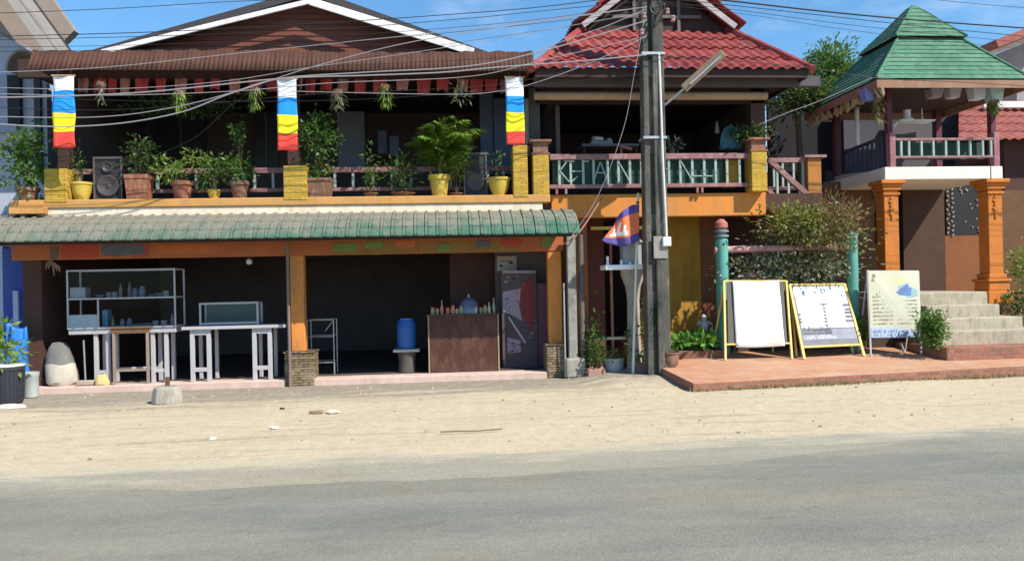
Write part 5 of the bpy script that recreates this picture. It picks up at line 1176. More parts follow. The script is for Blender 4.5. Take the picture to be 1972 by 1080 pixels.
# posters behind the right column: a white notice and a red and white poster board with marks
nt_ = MB(); pbox(nt_, 957, 493, 995, 521, 14.5, .02); nt_ = nt_.build('white_notice', mat('notice', (.34, .31, .29), .7), None); tag(nt_, 'small white notice with black symbols above the red and white poster', 'notice')
ob = MB(); 
for (a, b0, r) in ((965, 512, .03), (984, 506, .035)): c = W(a, b0, 14.497); ob.bar(c-Vector((r, 0, 0)), c+Vector((r, 0, 0)), r*1.2, .004, (0, 1, 0))
c = W(972, 503, 14.497); ob.bar(c-Vector((.1, 0, 0)), c+Vector((.12, 0, 0)), .012, .004, (0, 1, 0)); ob.build('symbol', M['black'], nt_)
ps = thing('poster_board', W(1005, 712, 14.3), 'tall red, white and lilac poster board leaning behind the right column', 'poster')
pr2 = MB(); pbox(pr2, 967, 521, 1034, 712, 14.3, .03); pr2.build('board', mat('post_dark', (.10, .075, .085), .7, .3, 4), ps)
def blob(mb, pts, Y): mb.prism([P2(x, y, Y) for x, y in pts][::-1], Y, Y+.004)
a = MB(); blob(a, [(1005, 545), (1025, 530), (1030, 600), (1024, 640), (1003, 600), (1000, 566)], 14.292); a.build('red_shape', mat('post_red', (.22, .03, .03), .6), ps)
a = MB(); blob(a, [(968, 562), (1003, 555), (1000, 590), (1006, 618), (985, 606), (968, 600)], 14.290); blob(a, [(968, 521), (1032, 521), (1032, 526), (968, 526)], 14.290); blob(a, [(977, 650), (1002, 655), (1003, 678), (977, 680)], 14.290); a.build('lilac_shape', mat('post_lilac', (.34, .27, .33), .6, .5, 25), ps)
a = MB(); rg = random.Random(8)
for k in range(95):
    x, y = rg.choice(((rg.uniform(972, 1002), rg.uniform(560, 612)), (rg.uniform(972, 1010), rg.uniform(530, 545)), (rg.uniform(1012, 1034), rg.uniform(600, 655)), (rg.uniform(978, 1003), rg.uniform(655, 678))))
    c = W(x, y, 14.286); a.obox(c, (rg.uniform(.015, .05), .003, rg.uniform(.008, .02)), (0, rg.uniform(-.5, .5), 0)); a.cur = k % 3
a.build('lettering', [mat('ink_dark', (.06, .03, .05)), mat('ink_red', (.30, .05, .06)), mat('ink_pale', (.45, .40, .40))], ps)
a = MB(); a.bar(W(979, 610, 14.27), W(1012, 660, 14.27), .035, .01, (0, 1, 0)); a.build('pale_strip', mat('ink_pale', (.45, .40, .40)), ps)
fd = MB(); pbox(fd, 1034, 545, 1056, 712, 14.35, .1); fd = fd.build('purple_poster', mat('pp', (.15, .07, .10), .6, .8, 22), None); tag(fd, 'narrow purplish patterned poster between the poster board and the right column', 'poster')
# hanging things under the beam
lp = thing('ceiling_lamp', W(480, 500, 14.2), 'small white bulb lamp under the orange beam in the left bay', 'lamp'); c = W(480, 504, 14.2); MB().lathe(c, [(.03, -.05), (.055, -.02), (.05, .03), (.02, .06)], 12).build('bulb', M['white_clean'], lp); MB().tube([c+Vector((0, 0, .05)), (c.x, 14.2, bz1+.0)], .008, 5).build('cord', M['black'], lp)
hb = thing('hanging_bundle', W(96, 520, 13.9), 'bundle of pale bags hanging under the beam beside the blue wall', 'bag')
a = MB(); rg = random.Random(2)
for k in range(7): p = W(78+k*6, 509+abs(k-3)*2, 13.9); a.tube([W(97, 500, 13.9), p, p+Vector((rg.uniform(-.03, .03), 0, -.08-.1*(k in (1, 4)))) ], [.012, .022, .008], 6)
a.build('bag', mat('bag_tan', (.32, .22, .16), .8), hb)
# sacks, small things on the kerb
def sack(px0, py0, px1, py1, Y, m_, label, name='sack', d=.22, z0=FZ, lean=0, m2=None, cut=.35):
    x0, x1 = X_(px0, (py0+py1)/2, Y), X_(px1, (py0+py1)/2, Y); zt_2 = Z_((px0+px1)/2, py0, Y); cx_, w, h = (x0+x1)/2, (x1-x0)/2, zt_2-z0
    mb = MB(); n_ = 20; pr_ = [(.80, 0), (1.0, .08), (1.0, .3), (.92, .5), (.80, .7), (.62, .88), (.40, .97), (.1, 1)]; rg = random.Random(int(px0))
    for q, (r, z) in enumerate(pr_):
        for k in range(n_):
            a = 2*math.pi*k/n_; f = 1+.05*math.sin(a*3+q)+.04*math.sin(a*5+q*2.3); mb.v.append(Vector((cx_+w*r*f*math.cos(a)+lean*z*w, Y+d+d*r*f*math.sin(a), z0+h*z+.015*math.sin(a*4+q)*(0 < q < 7))))
    for q in range(len(pr_)-1):
        mb.cur = 1 if m2 and pr_[q][1] < cut else 0
        for k in range(n_): mb.face((q*n_+k, q*n_+(k+1) % n_, (q+1)*n_+(k+1) % n_, (q+1)*n_+k), True)
    mb.face(range((len(pr_)-1)*n_, len(pr_)*n_)); o = mb.build(name, [m_, m2] if m2 else m_); return tag(o, label, name.replace('_', ' ').split()[-1])
sack(78, 660, 138, 742, 13.56, mat('sack_grey', (.17, .17, .16), .9, .35, 7), 'bulging sack with grey upper part and white lower part at the left of the shop', m2=mat('sack_white', (.50, .45, .38), .9, .15, 7), lean=-.25)
sack(178, 722, 207, 742, 13.50, mat('bag_yellow', (.62, .47, .20), .7, .35, 14), 'small yellowish plastic bag lying on the kerb below the food cabinet', 'plastic_bag', .08)
o = MB(); pbox(o, 146, 733, 178, 742, 13.54, .12); o = o.build('brick_block', mat('blk', (.42, .34, .28), .9), None, .015); tag(o, 'pale brick lying on the kerb left of the yellowish bag', 'brick')
o = MB().tube([W(161, 655, 13.62), (X_(161, 655, 13.62)+.02, 13.62, FZ)], .014, 6).build('support_rod', M['steel'], gc)

# ------------------------------------------------------------------ left corner: tarpaulin, bins, plants
tp = MB(); x0, x1 = X_(16, 660, 13.55), X_(58, 660, 13.55); z0, z1 = .05, Z_(36, 626, 13.55); n_, m__ = 14, 16
for j in range(m__+1):
    for i in range(n_+1):
        u, v = i/n_, j/m__; tp.v.append(Vector((x0+(x1-x0)*u+.02*math.sin(v*9), 13.5-.14*math.sin(math.pi*u)-.05*math.sin(u*14+v*6)-.10*v*(1-v), z1-(z1-z0)*v+.05*math.sin(u*6)*(1-v))))
for j in range(m__):
    for i in range(n_): a = j*(n_+1)+i; tp.face((a, a+n_+1, a+n_+2, a+1), True)
o = tp.build('blue_tarpaulin', mat('tarp', (.03, .20, .62), .45, .3, 6)); q = o.modifiers.new('thick', 'SOLIDIFY'); q.thickness = .01; tag(o, 'crumpled bright blue tarpaulin hanging beside the blue wall', 'tarpaulin')
def bin_(px0, px1, pyb, pyt, m_, label, name, rib=True):
    g = G((px0+px1)/2, pyb); Y = g.y+.2; r = (X_(px1, pyb, Y)-X_(px0, pyb, Y))/2; h = Z_((px0+px1)/2, pyt, Y); t = thing(name, (g.x, Y, 0), label, name.split('_')[-1])
    c = Vector(((X_(px0, pyb, Y)+X_(px1, pyb, Y))/2, Y, 0)); mb = MB(); pr_ = [(r*.86, 0), (r*.9, .03), (r*.97, h-.07), (r*1.03, h-.06), (r*1.03, h), (r*.94, h), (r*.9, h*.8), (.02, h*.8)]
    mb.lathe(c, pr_, 26)
    if rib:
        for k in range(26): a = 2*math.pi*k/26; mb.bar(c+Vector((r*.9*math.cos(a), r*.9*math.sin(a), .05)), c+Vector((r*.965*math.cos(a), r*.965*math.sin(a), h-.08)), .015)
    mb.build('body', m_, t); return t, c, h, r
t, c, h, r = bin_(-14, 46, 778, 704, mat('bin_black', (.035, .037, .045), .55, .3, 8), 'black ribbed plastic tub planted with a leafy bush at the left edge', 'planter_tub')
fm = MB(); clumps(fm, (c.x-.05, c.y, h+.32), (.32, .25, .38), 260, .12, .06, random.Random(4), 10); fm.build('foliage', M['leaf_lime'], t)
MB().lathe(c+Vector((0, 0, h-.005)), [(r*1.06, 0), (r*1.06, .03), (r*.98, .035)], 24).build('white_rim', mat('rimw', (.62, .62, .58), .7), t)
bin_(46, 75, 767, 716, mat('bucket_grey', (.42, .46, .44), .55, .2, 8), 'pale grey lidded bucket between the black tub and the shop kerb', 'grey_bucket', False)
o = MB(); g = G(18, 783); o.lathe((g.x, g.y, -.03), [(.26, 0), (.22, .05), (.1, .07), (.01, .07)], 12, 1, .5); o = o.build('spilled_cement', mat('cem', (.66, .60, .52), .95, .2, 12)); tag(o, 'small heap of pale cement on the ground below the black tub', 'cement heap')
t = thing('concrete_block', G(315, 770), 'rough concrete block with a rusty iron stub, standing on the ground before the shop', 'concrete block')
g = G(315, 776); c = Vector((g.x, g.y+.17, -.03)); MB().lathe(c, [(.24, 0), (.23, .10), (.20, .25), (.12, .27), (.01, .27)], 9, 1, .8).build('block', M['concrete'], t, .02); MB().tube([c+Vector((0, 0, .25)), c+Vector((.01, 0, .40))], .035, 8).build('iron_stub', mat('rust', (.12, .07, .045), .9), t)
o = MB().tube(spline([G(848, 831, .02), G(880, 830, .025), G(920, 829, .02), G(968, 825, .03)]), [.009]*36+[.006], 6).build('dry_stick', mat('stick', (.22, .16, .10), .9)); tag(o, 'long thin dry stick lying on the pale sand', 'stick')
rg = random.Random(21)
for i, (px, py, w, cc, lb) in enumerate(((408, 843, .07, (.75, .70, .62), 'flat scrap of white litter on the sand, nearest the road'), (528, 822, .06, (.75, .70, .62), 'small white scrap of litter on the sand left of the stick'), (640, 792, .10, (.70, .60, .48), 'pale paper scrap on the grey earth before the middle column'),
    (543, 786, .035, (.03, .03, .03), 'small black lump on the ground before the middle column'), (610, 793, .10, (.30, .20, .12), 'flat brown leaf scrap beside the black lump'))):
    g = G(px, py); o = MB(); n0 = 7; pts_ = [(g.x+w*math.cos(2*math.pi*k/n0)*rg.uniform(.6, 1.1), g.y+w*.7*math.sin(2*math.pi*k/n0)*rg.uniform(.6, 1.1)) for k in range(n0)]
    o.v = [Vector((x, y, .0+.02*rg.random())) for x, y in pts_]+[Vector((x, y, -.012)) for x, y in pts_]; o.face(range(n0)); 
    for k in range(n0): o.face((k, k+n0, (k+1) % n0+n0, (k+1) % n0))
    o = o.build('litter_scrap', mat('lit%d' % i, cc, .8)); tag(o, lb, 'litter', 'litter on the verge')
pb2 = MB()
for k in range(900):
    x = rg.uniform(-10, 12); y = rg.uniform(7.2, 13.3); r = rg.choice((.006, .008, .012, .018))*rg.uniform(.6, 1.2); n0 = len(pb2.v); z = gz(x, y)-.012
    pb2.cur = rg.choice((0, 0, 1)); 
    for (dx, dy) in ((-1, -.8), (1, -.9), (.9, 1), (-.8, .9)): pb2.v.append(Vector((x+dx*r, y+dy*r, z)))
    for (dx, dy) in ((-.5, -.5), (.6, -.4), (.4, .5), (-.5, .4)): pb2.v.append(Vector((x+dx*r, y+dy*r, z+r*rg.uniform(.7, 1.1))))
    for q in ((4, 5, 6, 7), (0, 1, 5, 4), (1, 2, 6, 5), (2, 3, 7, 6), (3, 0, 4, 7)): pb2.face([n0+i for i in q])
o = pb2.build('gravel', [mat('peb', (.46, .38, .28), .95), mat('peb2', (.22, .19, .16), .95)], loc=(0, 0, 0)); o['kind'] = 'stuff'

# ------------------------------------------------------------------ between the shop and the pole
def post_at(px, pyb, pyt, r0, r1, Y, m_, label, name, cat, box=False):
    x = X_(px, (pyb+pyt)/2, Y); z1 = Z_(px, pyt, Y)
    o = MB()
    if box: o.box(x-r0, x+r0, Y-r0, Y+r0, -.02, z1)
    else: o.tube([(x, Y, -.02), (x, Y, z1)], [r0, r1], 12)
    o = o.build(name, m_, None, .008 if box else 0); tag(o, label, cat); return o
post_at(1101, 700, 452, .075, .07, 13.42, mat('pipe_c', (.30, .29, .26), .9, .45, 5, (.08, .08, .07), .7), 'grey stained concrete post right of the right column under the canopy end', 'concrete_post', 'post', True)
post_at(1120, 700, 452, .05, .05, 13.5, mat('pipe_d', (.13, .11, .10), .85, .4, 6), 'dark brown pipe standing right of the grey concrete post', 'drain_pipe', 'pipe')
post_at(1087, 690, 545, .016, .016, 13.38, M['steel'], 'slim pale steel tube beside the right brick base', 'steel_tube', 'pipe')
post_at(556, 735, 470, .028, .028, 13.44, mat('pipe_b', (.20, .14, .12), .7, .3, 8), 'thin brown downpipe beside the middle orange column', 'downpipe', 'pipe')
o = MB(); pbox(o, 1091, 690, 1128, 727, 13.28, .3); o = o.build('concrete_block', M['concrete'], None, .025); tag(o, 'rough pale concrete block at the foot of the grey concrete post', 'block')
for (a, b0, c, d, lb) in ((1133, 710, 1166, 728, 'worn red brick lying left of the white pot'), (1228, 700, 1246, 722, 'upright pinkish brick at the left foot of the utility pole')):
    o = MB(); pbox(o, a, b0, c, d, 13.1, .2); o = o.build('loose_brick', mat('brk', (.42, .22, .17), .9, .3, 8), None, .012); tag(o, lb, 'brick', 'loose bricks near the pole')
# white pot with the reddish pole and crossbar
g = G(1181, 724); Y = g.y+.12; c = Vector((X_(1181, 700, Y), Y, -.02)); h = Z_(1181, 689, Y); r = (X_(1201, 700, Y)-X_(1161, 700, Y))/2
t = thing('white_plant_pot', c, 'round whitish concrete pot with small yellow green leaves holding the reddish pole', 'potted plant')
MB().lathe(c, [(r*.55, 0), (r*.85, h*.25), (r*.98, h*.6), (r*1.0, h*.85), (r*1.06, h*.88), (r*1.06, h+.02), (r*.92, h+.02), (.02, h-.03)], 20).build('pot', mat('pot_white', (.55, .53, .54), .85, .2, 6, (.25, .22, .2), .5), t)
fm = MB(); clumps(fm, c+Vector((0, 0, h+.07)), (r*1.1, r, .11), 110, .08, .035, random.Random(5), 7); fm.build('foliage', M['leaf_lime'], t)
pr_ = thing('reddish_pole', c+Vector((0, 0, h)), 'thin reddish wooden pole with a crossbar standing in the white pot', 'pole')
MB().tube([c+Vector((0, 0, h-.1)), (c.x+.0, Y, Z_(1180, 440, Y))], .026, 8).build('shaft', mat('pole_red', (.34, .13, .09), .7, .3, 8), pr_)
z = Z_(1181, 651, Y); MB().box(c.x-.32, c.x+.34, Y-.03, Y+.02, z-.025, z+.025).build('crossbar', mat('xbar', (.62, .48, .34), .7), pr_, .005)
# weedy plants
def weed(px0, py0, px1, py1, Y, n, l, w, label, m_=None, nm='weedy_plant', cat='plant', nc=12, group=None, dy=.25):
    c = W((px0+px1)/2, (py0+py1)/2, Y); rx, rz = (X_(px1, py1, Y)-X_(px0, py1, Y))/2, (Z_(px0, py0, Y)-Z_(px0, py1, Y))/2; t = thing(nm, (c.x, Y, max(0, c.z-rz)), label, cat, group); rg = random.Random(int(px0+py0)); fm = MB(); cs = clumps(fm, c, (rx, dy, rz), n, l, w, rg, nc)
    fm.build('foliage', m_ or M['leaf'], t); sm = MB(); stems(sm, (c.x, Y, max(0, c.z-rz)), c, (rx, dy, rz), cs[:10], .008, rg); sm.build('stem', M['stem'], t); return t
weed(1128, 590, 1160, 712, 13.35, 330, .10, .045, 'tall weedy plant growing right of the dark pipe', nc=14)
weed(1205, 620, 1238, 715, 13.3, 280, .08, .04, 'weedy plant climbing at the foot of the shrine pedestal', M['leaf'], nc=12)
weed(1134, 660, 1172, 712, 13.2, 200, .08, .04, 'low dark weed behind the white pot', M['leaf_dark'], nc=8)
weed(1228, 560, 1250, 700, 13.4, 260, .08, .035, 'dry brownish creeper at the left side of the utility pole', M['leaf_dry'], nc=10, dy=.12)
# spirit house
sh2 = thing('spirit_house', W(1218, 665, 13.35), 'small white spirit house on a tapering pedestal left of the utility pole', 'spirit house'); Y = 13.35; x = X_(1220, 600, Y); zp = Z_(1220, 519, Y)
MB().lathe((x, Y, 0), [(.20, 0), (.20, .1), (.14, .14), (.12, zp*.4), (.11, zp*.72), (.14, zp*.84), (.22, zp*.95), (.22, zp-.001)], 12).build('pedestal', mat('ped', (.36, .31, .26), .9, .3, 6, (.2, .15, .12), .5), sh2)
xl_, xr_ = X_(1161, 510, Y), X_(1240, 510, Y); MB().box(xl_, xr_, Y-.25, Y+.25, zp, zp+.085).build('platform', M['white_clean'], sh2, .008)
x0, x1 = X_(1197, 490, Y), X_(1232, 490, Y); zt3 = Z_(1215, 468, Y); MB().box(x0, x1, Y-.13, Y+.13, zp+.086, zt3).build('shrine_body', mat('shr', (.34, .37, .38), .6), sh2, .008)
MB().prism([(x0-.04, zt3), (x1+.04, zt3), ((x0+x1)/2+.05, zt3+.12), ((x0+x1)/2-.05, zt3+.12)], Y-.16, Y+.16).build('shrine_roof', M['white'], sh2, .01)
for px, hh in ((1166, .16), (1192, .09), (1208, .06)): MB().lathe((X_(px, 500, Y), Y-.18, zp+.085), [(.03, 0), (.03, .02), (.02, .04), (.022, hh-.04), (.035, hh-.03), (.004, hh)], 8).build('figurine', M['white_clean'], sh2)
MB().lathe((x0-.05, Y-.13, zt3-.03), [(.02, -.03), (.035, 0), (.02, .03)], 8).build('finial', M['white_clean'], sh2)
# flag on its staff
fs = thing('flag_staff', W(1224, 690, 12.95), 'slim white flag staff leaning beside the utility pole', 'flagpole'); a, b0 = W(1218, 690, 12.95), W(1229, 372, 12.95); a.z = -.02; a.y = b0.y = 12.95
MB().tube([a, b0], [.026, .019], 8).build('staff', mat('staff', (.70, .66, .58), .6, .15, 8), fs); bd = MB()
for py in (390, 398): p = W(1228, py, 12.95); bd.tube([p-Vector((0, 0, .015)), p+Vector((0, 0, .015))], .03, 8)
bd.build('staff_ring', M['black'], fs)
Yf = 12.88; fl = MB(); nu_, nv_ = 26, 18
HT, HB, FT, FB = W(1231, 394, Yf), W(1231, 462, Yf), W(1183, 432, Yf), W(1158, 462, Yf)
MT, MBt = W(1204, 402, Yf), W(1196, 474, Yf)
def bez(a, m_, b0, t): return a*(1-t)**2+(m_*2-(a+b0)*.5)*2*t*(1-t)+b0*t*t
for j in range(nv_+1):
    v = j/nv_
    for i in range(nu_+1):
        u = i/nu_; p = bez(HT, MT, FT, u).lerp(bez(HB, MBt, FB, u), v); fl.v.append(p+Vector((0, .06*math.sin(u*9+v*2.5)*u**.5+.03*math.sin(u*17+v*5)*u, .015*math.sin(u*12)*u)))
for j in range(nv_):
    for i in range(nu_):
        v, u = (j+.5)/nv_, (i+.5)/nu_; cur = 0 if (v < .24 or v > .76) else 1
        if cur == 1:                                           # three-towered white temple in the red field
            du = u-.62
            if .60 < v < .70 and abs(du) < .26: cur = 2
            elif v >= .42 and v <= .6 and (abs(du) < .05 or abs(abs(du)-.16) < .04): cur = 2
            elif .32 < v < .42 and abs(du) < .035: cur = 2
        fl.cur = cur; a = j*(nu_+1)+i; fl.face((a, a+nu_+1, a+nu_+2, a+1), True)
o = fl.build('flag', [mat('flag_blue', (.10, .08, .28), .8, .2, 8), mat('flag_red', (.85, .20, .08), .8, .2, 8), mat('flag_white', (.78, .74, .74), .8, .1, 8)]); q = o.modifiers.new('thick', 'SOLIDIFY'); q.thickness = .004
tag(o, 'drooping blue and red flag with a white temple, hanging from the slim staff', 'flag')
# pots and planting bed right of the pole
g = SG(1290, 708); potted(1274, 1308, 706, 678, g.y+.1, 'urn', M['terracotta_old'], 'squat brown clay pot at the right foot of the utility pole', [(1280, 668, 1304, 682, 30, .07, .03, 4)], zb=pav(g.y))
bedm = M['red_brick']; Yb_ = SG(1340, 690).y; PZ = pav(Yb_); t = thing('planting_bed', W(1340, 690, Yb_), 'brick edged bed of broad green leaves before the ochre wall', 'planting bed')
x0, x1 = X_(1292, 680, Yb_), X_(1400, 680, Yb_); MB().box(x0, x1, Yb_, Yb_+.9, PZ-.02, PZ+.14).build('edging', mat('bed_brown', (.20, .10, .07), .9, .3, 6), t, .015)
MB().box(x0+.06, x1-.06, Yb_+.06, Yb_+.84, PZ+.141, PZ+.15).build('soil', M['soil'], t)
fm = MB(); rg = random.Random(9); cs = clumps(fm, W(1338, 655, Yb_+.3), ((x1-x0)*.47, .35, .19), 420, .17, .085, rg, 16, .25); fm.build('foliage', leafmat('leaf_bed', [(.05, .17, .03), (.10, .28, .05), (.20, .40, .08)]), t)
fg = thing('white_figurine', W(1356, 630, Yb_+.5), 'small white garden figurine standing in the bed beside the first teal post', 'statuette'); x = X_(1356, 620, Yb_+.5); z0 = PZ+.15
mb = MB(); mb.lathe((x, Yb_+.5, z0), [(.09, 0), (.09, .2), (.06, .24), (.065, .32), (.085, .4), (.075, .46), (.035, .49), (.05, .52), (.055, .57), (.025, .61), (.005, .62)], 12); mb.build('body', M['white'], fg)
MB().obox((x-.1, Yb_+.48, z0+.45), (.12, .04, .04), (0, -.7, 0)).obox((x+.1, Yb_+.48, z0+.45), (.12, .04, .04), (0, .5, 0)).build('arm', M['white'], fg, .015)

# teal posts with the maroon rail, bush between
tg = thing('post_and_rail', W(1510, 640, 13.5), 'pair of turquoise posts joined by a pinkish rail, one wearing a red knob', 'gate'); Y = 13.72
for (px, pyt, knob) in ((1391, 458, 1), (1642, 447, 0)):
    x = X_(px, 540, Y); z1 = Z_(px, pyt, Y); rr = .115 if knob else .10
    p_ = MB().lathe((x, Y, PZ), [(rr, 0), (rr, z1-PZ-.04), (rr*.7, z1-PZ)], 14).build('post', M['teal'], tg)
    MB().tube([(x, Y-rr-.005, z1-.12), (x, Y-rr+.02, z1-.12)], .022, 10).build('bolt', M['black'], p_)
    if knob:
        MB().lathe((x, Y, z1), [(.075, 0), (.13, .01), (.13, .05), (.085, .06), (.085, .09), (.13, .10), (.13, .14), (.08, .15)], 16).build('collar', mat('collar', (.17, .22, .22), .7), p_)
        MB().lathe((x, Y, z1+.15), [(.09, 0), (.12, .04), (.115, .12), (.05, .19), (.01, .2)], 14).build('knob', mat('knob', (.38, .14, .12), .7, .3, 9), p_)
a, b0 = W(1376, 481, Y), W(1640, 481, Y); zr = (a.z+b0.z)/2
MB().tube([(a.x, Y-.0, a.z), (b0.x, Y, a.z+.02)], .062, 12).build('rail', mat('rail_pk', (.52, .28, .26), .75, .25, 5), tg)
weed(1462, 392, 1655, 505, 13.62, 2600, .09, .045, 'large mixed bush of yellowish green leaves under the outside staircase', M['leaf_dry'], 'bush', 'bush', 34, None, .5)
weed(1466, 384, 1600, 476, 13.45, 1050, .11, .05, 'bright yellow green sprays in front of the large bush', leafmat('leaf_spray', [(.10, .15, .03), (.22, .27, .06), (.36, .34, .12), (.28, .17, .07), (.16, .22, .05), (.42, .36, .16)]), 'bush', 'bush', 14, None, .3)
weed(1402, 482, 1640, 562, 13.78, 2800, .10, .045, 'tangled grey green creeper mass below the pinkish rail', M['leaf_grey'], 'creeper', 'creeper', 34, None, .3)
weed(1560, 372, 1672, 480, 13.3, 700, .13, .022, 'reddish twiggy sprays at the right of the large bush', leafmat('leaf_red', [(.20, .08, .06), (.30, .14, .10), (.14, .11, .05)]), 'twiggy_bush', 'bush', 14, None, .3)
weed(1645, 600, 1680, 660, 13.5, 260, .09, .045, 'small green shrub showing between the leaning sign and the menu board', None, 'shrub', 'shrub', 9)
weed(1770, 598, 1818, 672, yb+.22, 1800, .065, .04, 'rounded green shrub right of the menu board beside the steps', None, 'shrub', 'shrub', 26)
weed(1942, 468, 2010, 560, 14.7, 520, .09, .05, 'sunlit yellow green shrub at the right edge beside the pillar', M['leaf_lime'], 'shrub', 'shrub', 14)
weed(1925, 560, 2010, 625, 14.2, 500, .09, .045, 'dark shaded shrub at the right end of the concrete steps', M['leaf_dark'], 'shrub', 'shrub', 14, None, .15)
weed(1960, 598, 1976, 630, 13.5, 50, .08, .03, 'tiny pale sprout on the right end of the steps', M['leaf_grey'], 'sprout', 'plant', 5, None, .1)
# low dark retaining wall behind the signs
o = MB().box(X_(1400, 660, 13.9), X_(1775, 640, 13.9), 13.95, 14.2, PZ-.1, PZ+.45).build('low_wall', mat('lowwall', (.07, .045, .04), .9, .3, 3), None, .01); tag(o, 'low dark wall under the creeper behind the three sign boards', 'wall')
gw_ = MB(); rg = random.Random(31)
ed = [(pa.x+(pc.x-pa.x)*k/70, pa.y+(pc.y-pa.y)*k/70) for k in range(71)]
for k in range(520):
    x, y = ed[int(abs(rg.gauss(0, .3))*70) % 71 if rg.random() < .2 else rg.randrange(8, 71)]; x += rg.uniform(-.05, .05); y += -rg.random()**2*.09-.015
    gw_.leaf(Vector((x, y, -.02)), Vector((rg.uniform(-.6, .6), rg.uniform(-.6, .2), 1)), rg.uniform(.03, .10), .016, Vector((rg.uniform(-1, 1), -1, 0)))
o = gw_.build('grass', M['leaf_dry'], loc=(0, 0, 0)); o['kind'] = 'stuff'

# ------------------------------------------------------------------ the three free-standing signs
def sign(name, label, TL, TR, BR, BL, fm_, fw, rear, draw, v0=0, v1=1):
    """corners are world points; the front frame runs down to the ground, the panel fills v0..v1 of it"""
    t = thing(name, (BL+BR)/2, label, 'sign board')
    def P(u, v, off=0): return TL.lerp(TR, u).lerp(BL.lerp(BR, u), v)+nrm*off
    nrm = (TR-TL).cross(BL-TL).normalized()
    if nrm.y > 0: nrm = -nrm
    for a, b0 in ((TL, BL), (TR, BR)): MB().bar(a, b0, fw, fw, (0, 1, 0)).build('leg', fm_, t, .004)
    for v, nm in ((0, 'top_bar'), (v1, 'bottom_bar')): MB().bar(P(0, v), P(1, v), fw*.95, fw*.8, (0, 0, 1)).build(nm, fm_, t, .004)
    for u in (.02, .98):
        a = P(u, .01, -.02); b_ = P(u, 1)+Vector((.0, rear, 0)); b_.z = pav(b_.y); MB().bar(a, b_, fw*.8, fw*.8, (0, 1, 0)).build('rear_leg', fm_, t, .004)
    draw(t, P)
    return t
def pq(mb, P, u0, va, u1, vb, off, th=.003, sk=0):           # a thin sheet on the sign plane
    c = [P(u0, va, off), P(u1, va, off), P(u1+sk, vb, off), P(u0+sk, vb, off)]; b_ = [P(u0, va, off-th), P(u1, va, off-th), P(u1+sk, vb, off-th), P(u0+sk, vb, off-th)]
    mb.hexa(b_+c)
def glyphs(mb, P, u0, v0, u1, n, h, off, rg, fill=.8):
    """a line of small printed marks"""
    du = (u1-u0)/n
    for i in range(n):
        if rg.random() > fill: continue
        a = u0+du*i; w = du*rg.uniform(.5, .85)
        pq(mb, P, a, v0+h*rg.uniform(0, .3), a+w*.3, v0+h, off); 
        if rg.random() < .7: pq(mb, P, a+w*.3, v0+h*.7, a+w, v0+h, off+.0004)
        if rg.random() < .5: pq(mb, P, a+w*.35, v0, a+w, v0+h*.3, off+.0008)
gl1, gr1 = SG(1397, 694), SG(1525, 691); sY = .28
TL, TR = W(1394, 541, gl1.y+sY), W(1514, 541, gl1.y+sY)
def d1(t, P):
    a = MB(); pq(a, P, .05, .02, .95, .80, .0, .02); a.build('backing', mat('sign_back', (.13, .12, .105), .8), t)
    a = MB(); n_ = 14
    for j in range(n_+1):
        for i in range(n_+1):
            u, v = i/n_, j/n_; a.v.append(P(.13+.74*u+.03*v, .0+.84*v+.008*math.sin(u*4), .02+.008*math.sin(u*8+v*5)*math.sin(v*6+u*3)+.012*(abs(u-.5)*2)**4*(1-v)))
    for j in range(n_):
        for i in range(n_): k = j*(n_+1)+i; a.face((k, k+n_+1, k+n_+2, k+1), True)
    o = a.build('white_sheet', mat('sheet', (.86, .84, .88), .6, .03, 2), t); q = o.modifiers.new('thick', 'SOLIDIFY'); q.thickness = .003
sign('blank_sign_board', 'yellow framed standing board covered by a blank white sheet, leftmost of the three', TL, TR, gr1, gl1, M['yellow_paint'], .038, .75, d1, v1=.80)
gl1, gr1 = SG(1549, 692), SG(1664, 686); TL, TR = W(1520, 548, gl1.y+.62), W(1626, 547, gl1.y+.75)
def d2(t, P):
    rg = random.Random(3)
    a = MB(); pq(a, P, .02, .02, .98, .83, .0, .02); a.build('backing', mat('sign_back2', (.20, .20, .22), .8, .3, 6), t)
    a = MB(); pq(a, P, .06, .03, .97, .60, .004); a.build('poster', mat('paper2', (.74, .80, .82), .5, .06, 2), t)
    a = MB(); pq(a, P, .04, .05, .30, .17, .008); a.build('pale_blue_print', mat('paper_b', (.50, .72, .76), .5, .2, 3), t)
    a = MB(); pq(a, P, .19, .09, .235, .155, .012); a.obox(P(.21, .12, .014), (.03, .004, .05), (0, .4, 0))
    for k in range(9): pq(a, P, .50-.004*k, .28+.045*k, .545-.004*k, .31+.045*k, .010)
    pq(a, P, .45, .27, .6, .285, .0106)
    for k, (v, w) in enumerate(((.28, .12), (.34, .10), (.385, .12), (.44, .12), (.50, .14))): pq(a, P, .98-w, v, .97, v+.035, .0098)
    for v in (.40, .46, .50): pq(a, P, .05, v, .09, v+.03, .0094)
    for r_, v in enumerate((.575, .61, .66)): glyphs(a, P, .08, v, .56, 16, .024, .0112+.001*r_, rg)
    a.build('lettering', mat('ink_grey', (.12, .13, .17), .6), t)
    a = MB(); pq(a, P, .04, .685, .97, .76, .006); pq(a, P, .56, .62, .97, .684, .006); a.build('grey_band', mat('band_grey', (.26, .27, .33), .6), t)
    a = MB(); glyphs(a, P, .08, .70, .62, 17, .04, .010, rg, .9); a.build('white_lettering', mat('ink_white', (.72, .72, .76), .6), t)
sign('leaning_sign_board', 'yellow framed easel sign leaning sideways with a white poster and grey footer', TL, TR, gr1, gl1, M['yellow_paint'], .045, .35, d2, v1=.84)
gl1, gr1 = SG(1677, 686), SG(1774, 684); TL, TR = W(1670, 522, gl1.y+.32), W(1768, 522, gl1.y+.34)
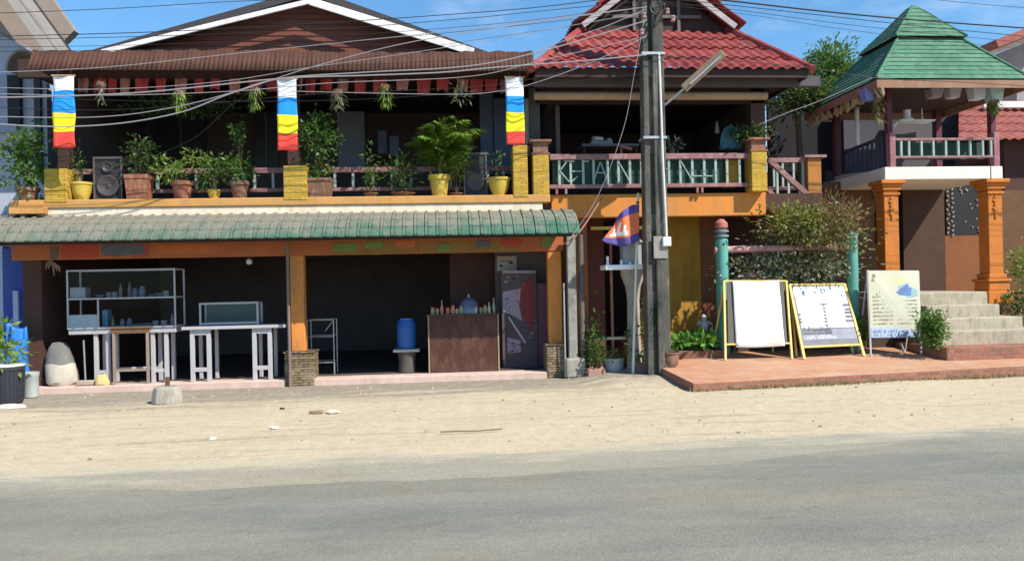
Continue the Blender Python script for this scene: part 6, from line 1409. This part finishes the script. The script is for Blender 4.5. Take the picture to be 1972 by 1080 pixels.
def d3(t, P):
    rg = random.Random(6)
    a = MB(); pq(a, P, .0, .0, 1.0, .785, .022, .025); a.build('panel', mat('menu_cream', (.50, .49, .37), .6, .10, 3), t)
    a = MB(); pq(a, P, .27, .10, .56, .66, .025); pq(a, P, .3, .08, .7, .16, .0256); a.build('yellow_print', mat('menu_yellow', (.55, .50, .23), .6, .15, 4), t)
    a = MB(); pq(a, P, .02, .67, .985, .785, .026); a.build('blue_band', mat('menu_blue', (.36, .45, .62), .6, .25, 14), t)
    bo = MB(); bo.v = [P(u, v, .028) for u, v in ((.42, .25), (.58, .19), (.76, .14), (.80, .19), (.96, .24), (.96, .30), (.78, .33), (.62, .32), (.46, .29))]; bo.face(range(9)); bo.build('boat_picture', mat('boat_teal', (.25, .42, .42), .6, .3, 20), t)
    a = MB(); a.v = [P(u, v, .031) for u, v in ((.52, .255), (.74, .20), (.84, .205), (.82, .30), (.60, .295))]; a.face(range(5)); a.v += [P(u, v, .0325) for u, v in ((.56, .235), (.74, .165), (.78, .17), (.78, .215))]; a.face(range(5, 9)); a.build('boat_hull_picture', mat('boat_blue', (.10, .19, .40), .6), t)
    a = MB(); pq(a, P, .075, .04, .14, .11, .027); pq(a, P, .06, .105, .17, .13, .0276)
    for i, v in enumerate((.30, .345, .39, .435, .48, .525, .57, .615)):
        glyphs(a, P, .07, v, .46, 17, .02, .030+.0003*i, rg, .92)
        if v > .31: glyphs(a, P, .54, v, .95, 18, .02, .030+.0003*i, rg, .92)
    pq(a, P, .20, .20, .235, .27, .030); pq(a, P, .26, .21, .30, .28, .030); pq(a, P, .14, .27, .17, .29, .030)
    a.build('lettering', mat('menu_ink', (.24, .21, .14), .6), t)
    a = MB(); glyphs(a, P, .05, .70, .95, 30, .03, .031, rg, .6); glyphs(a, P, .06, .745, .95, 26, .02, .032, rg, .6); a.build('footer_lettering', mat('menu_ink_b', (.16, .2, .36), .6), t)
    a = MB(); a.bar(P(.8, .83, -.3), P(.88, .96, -.3), .03, .03); a.build('brace', M['white'], t)
sign('menu_board', 'cream price board with a boat picture and blue footer on thin white legs', TL, TR, gr1, gl1, M['white'], .028, .45, d3, v1=.785)
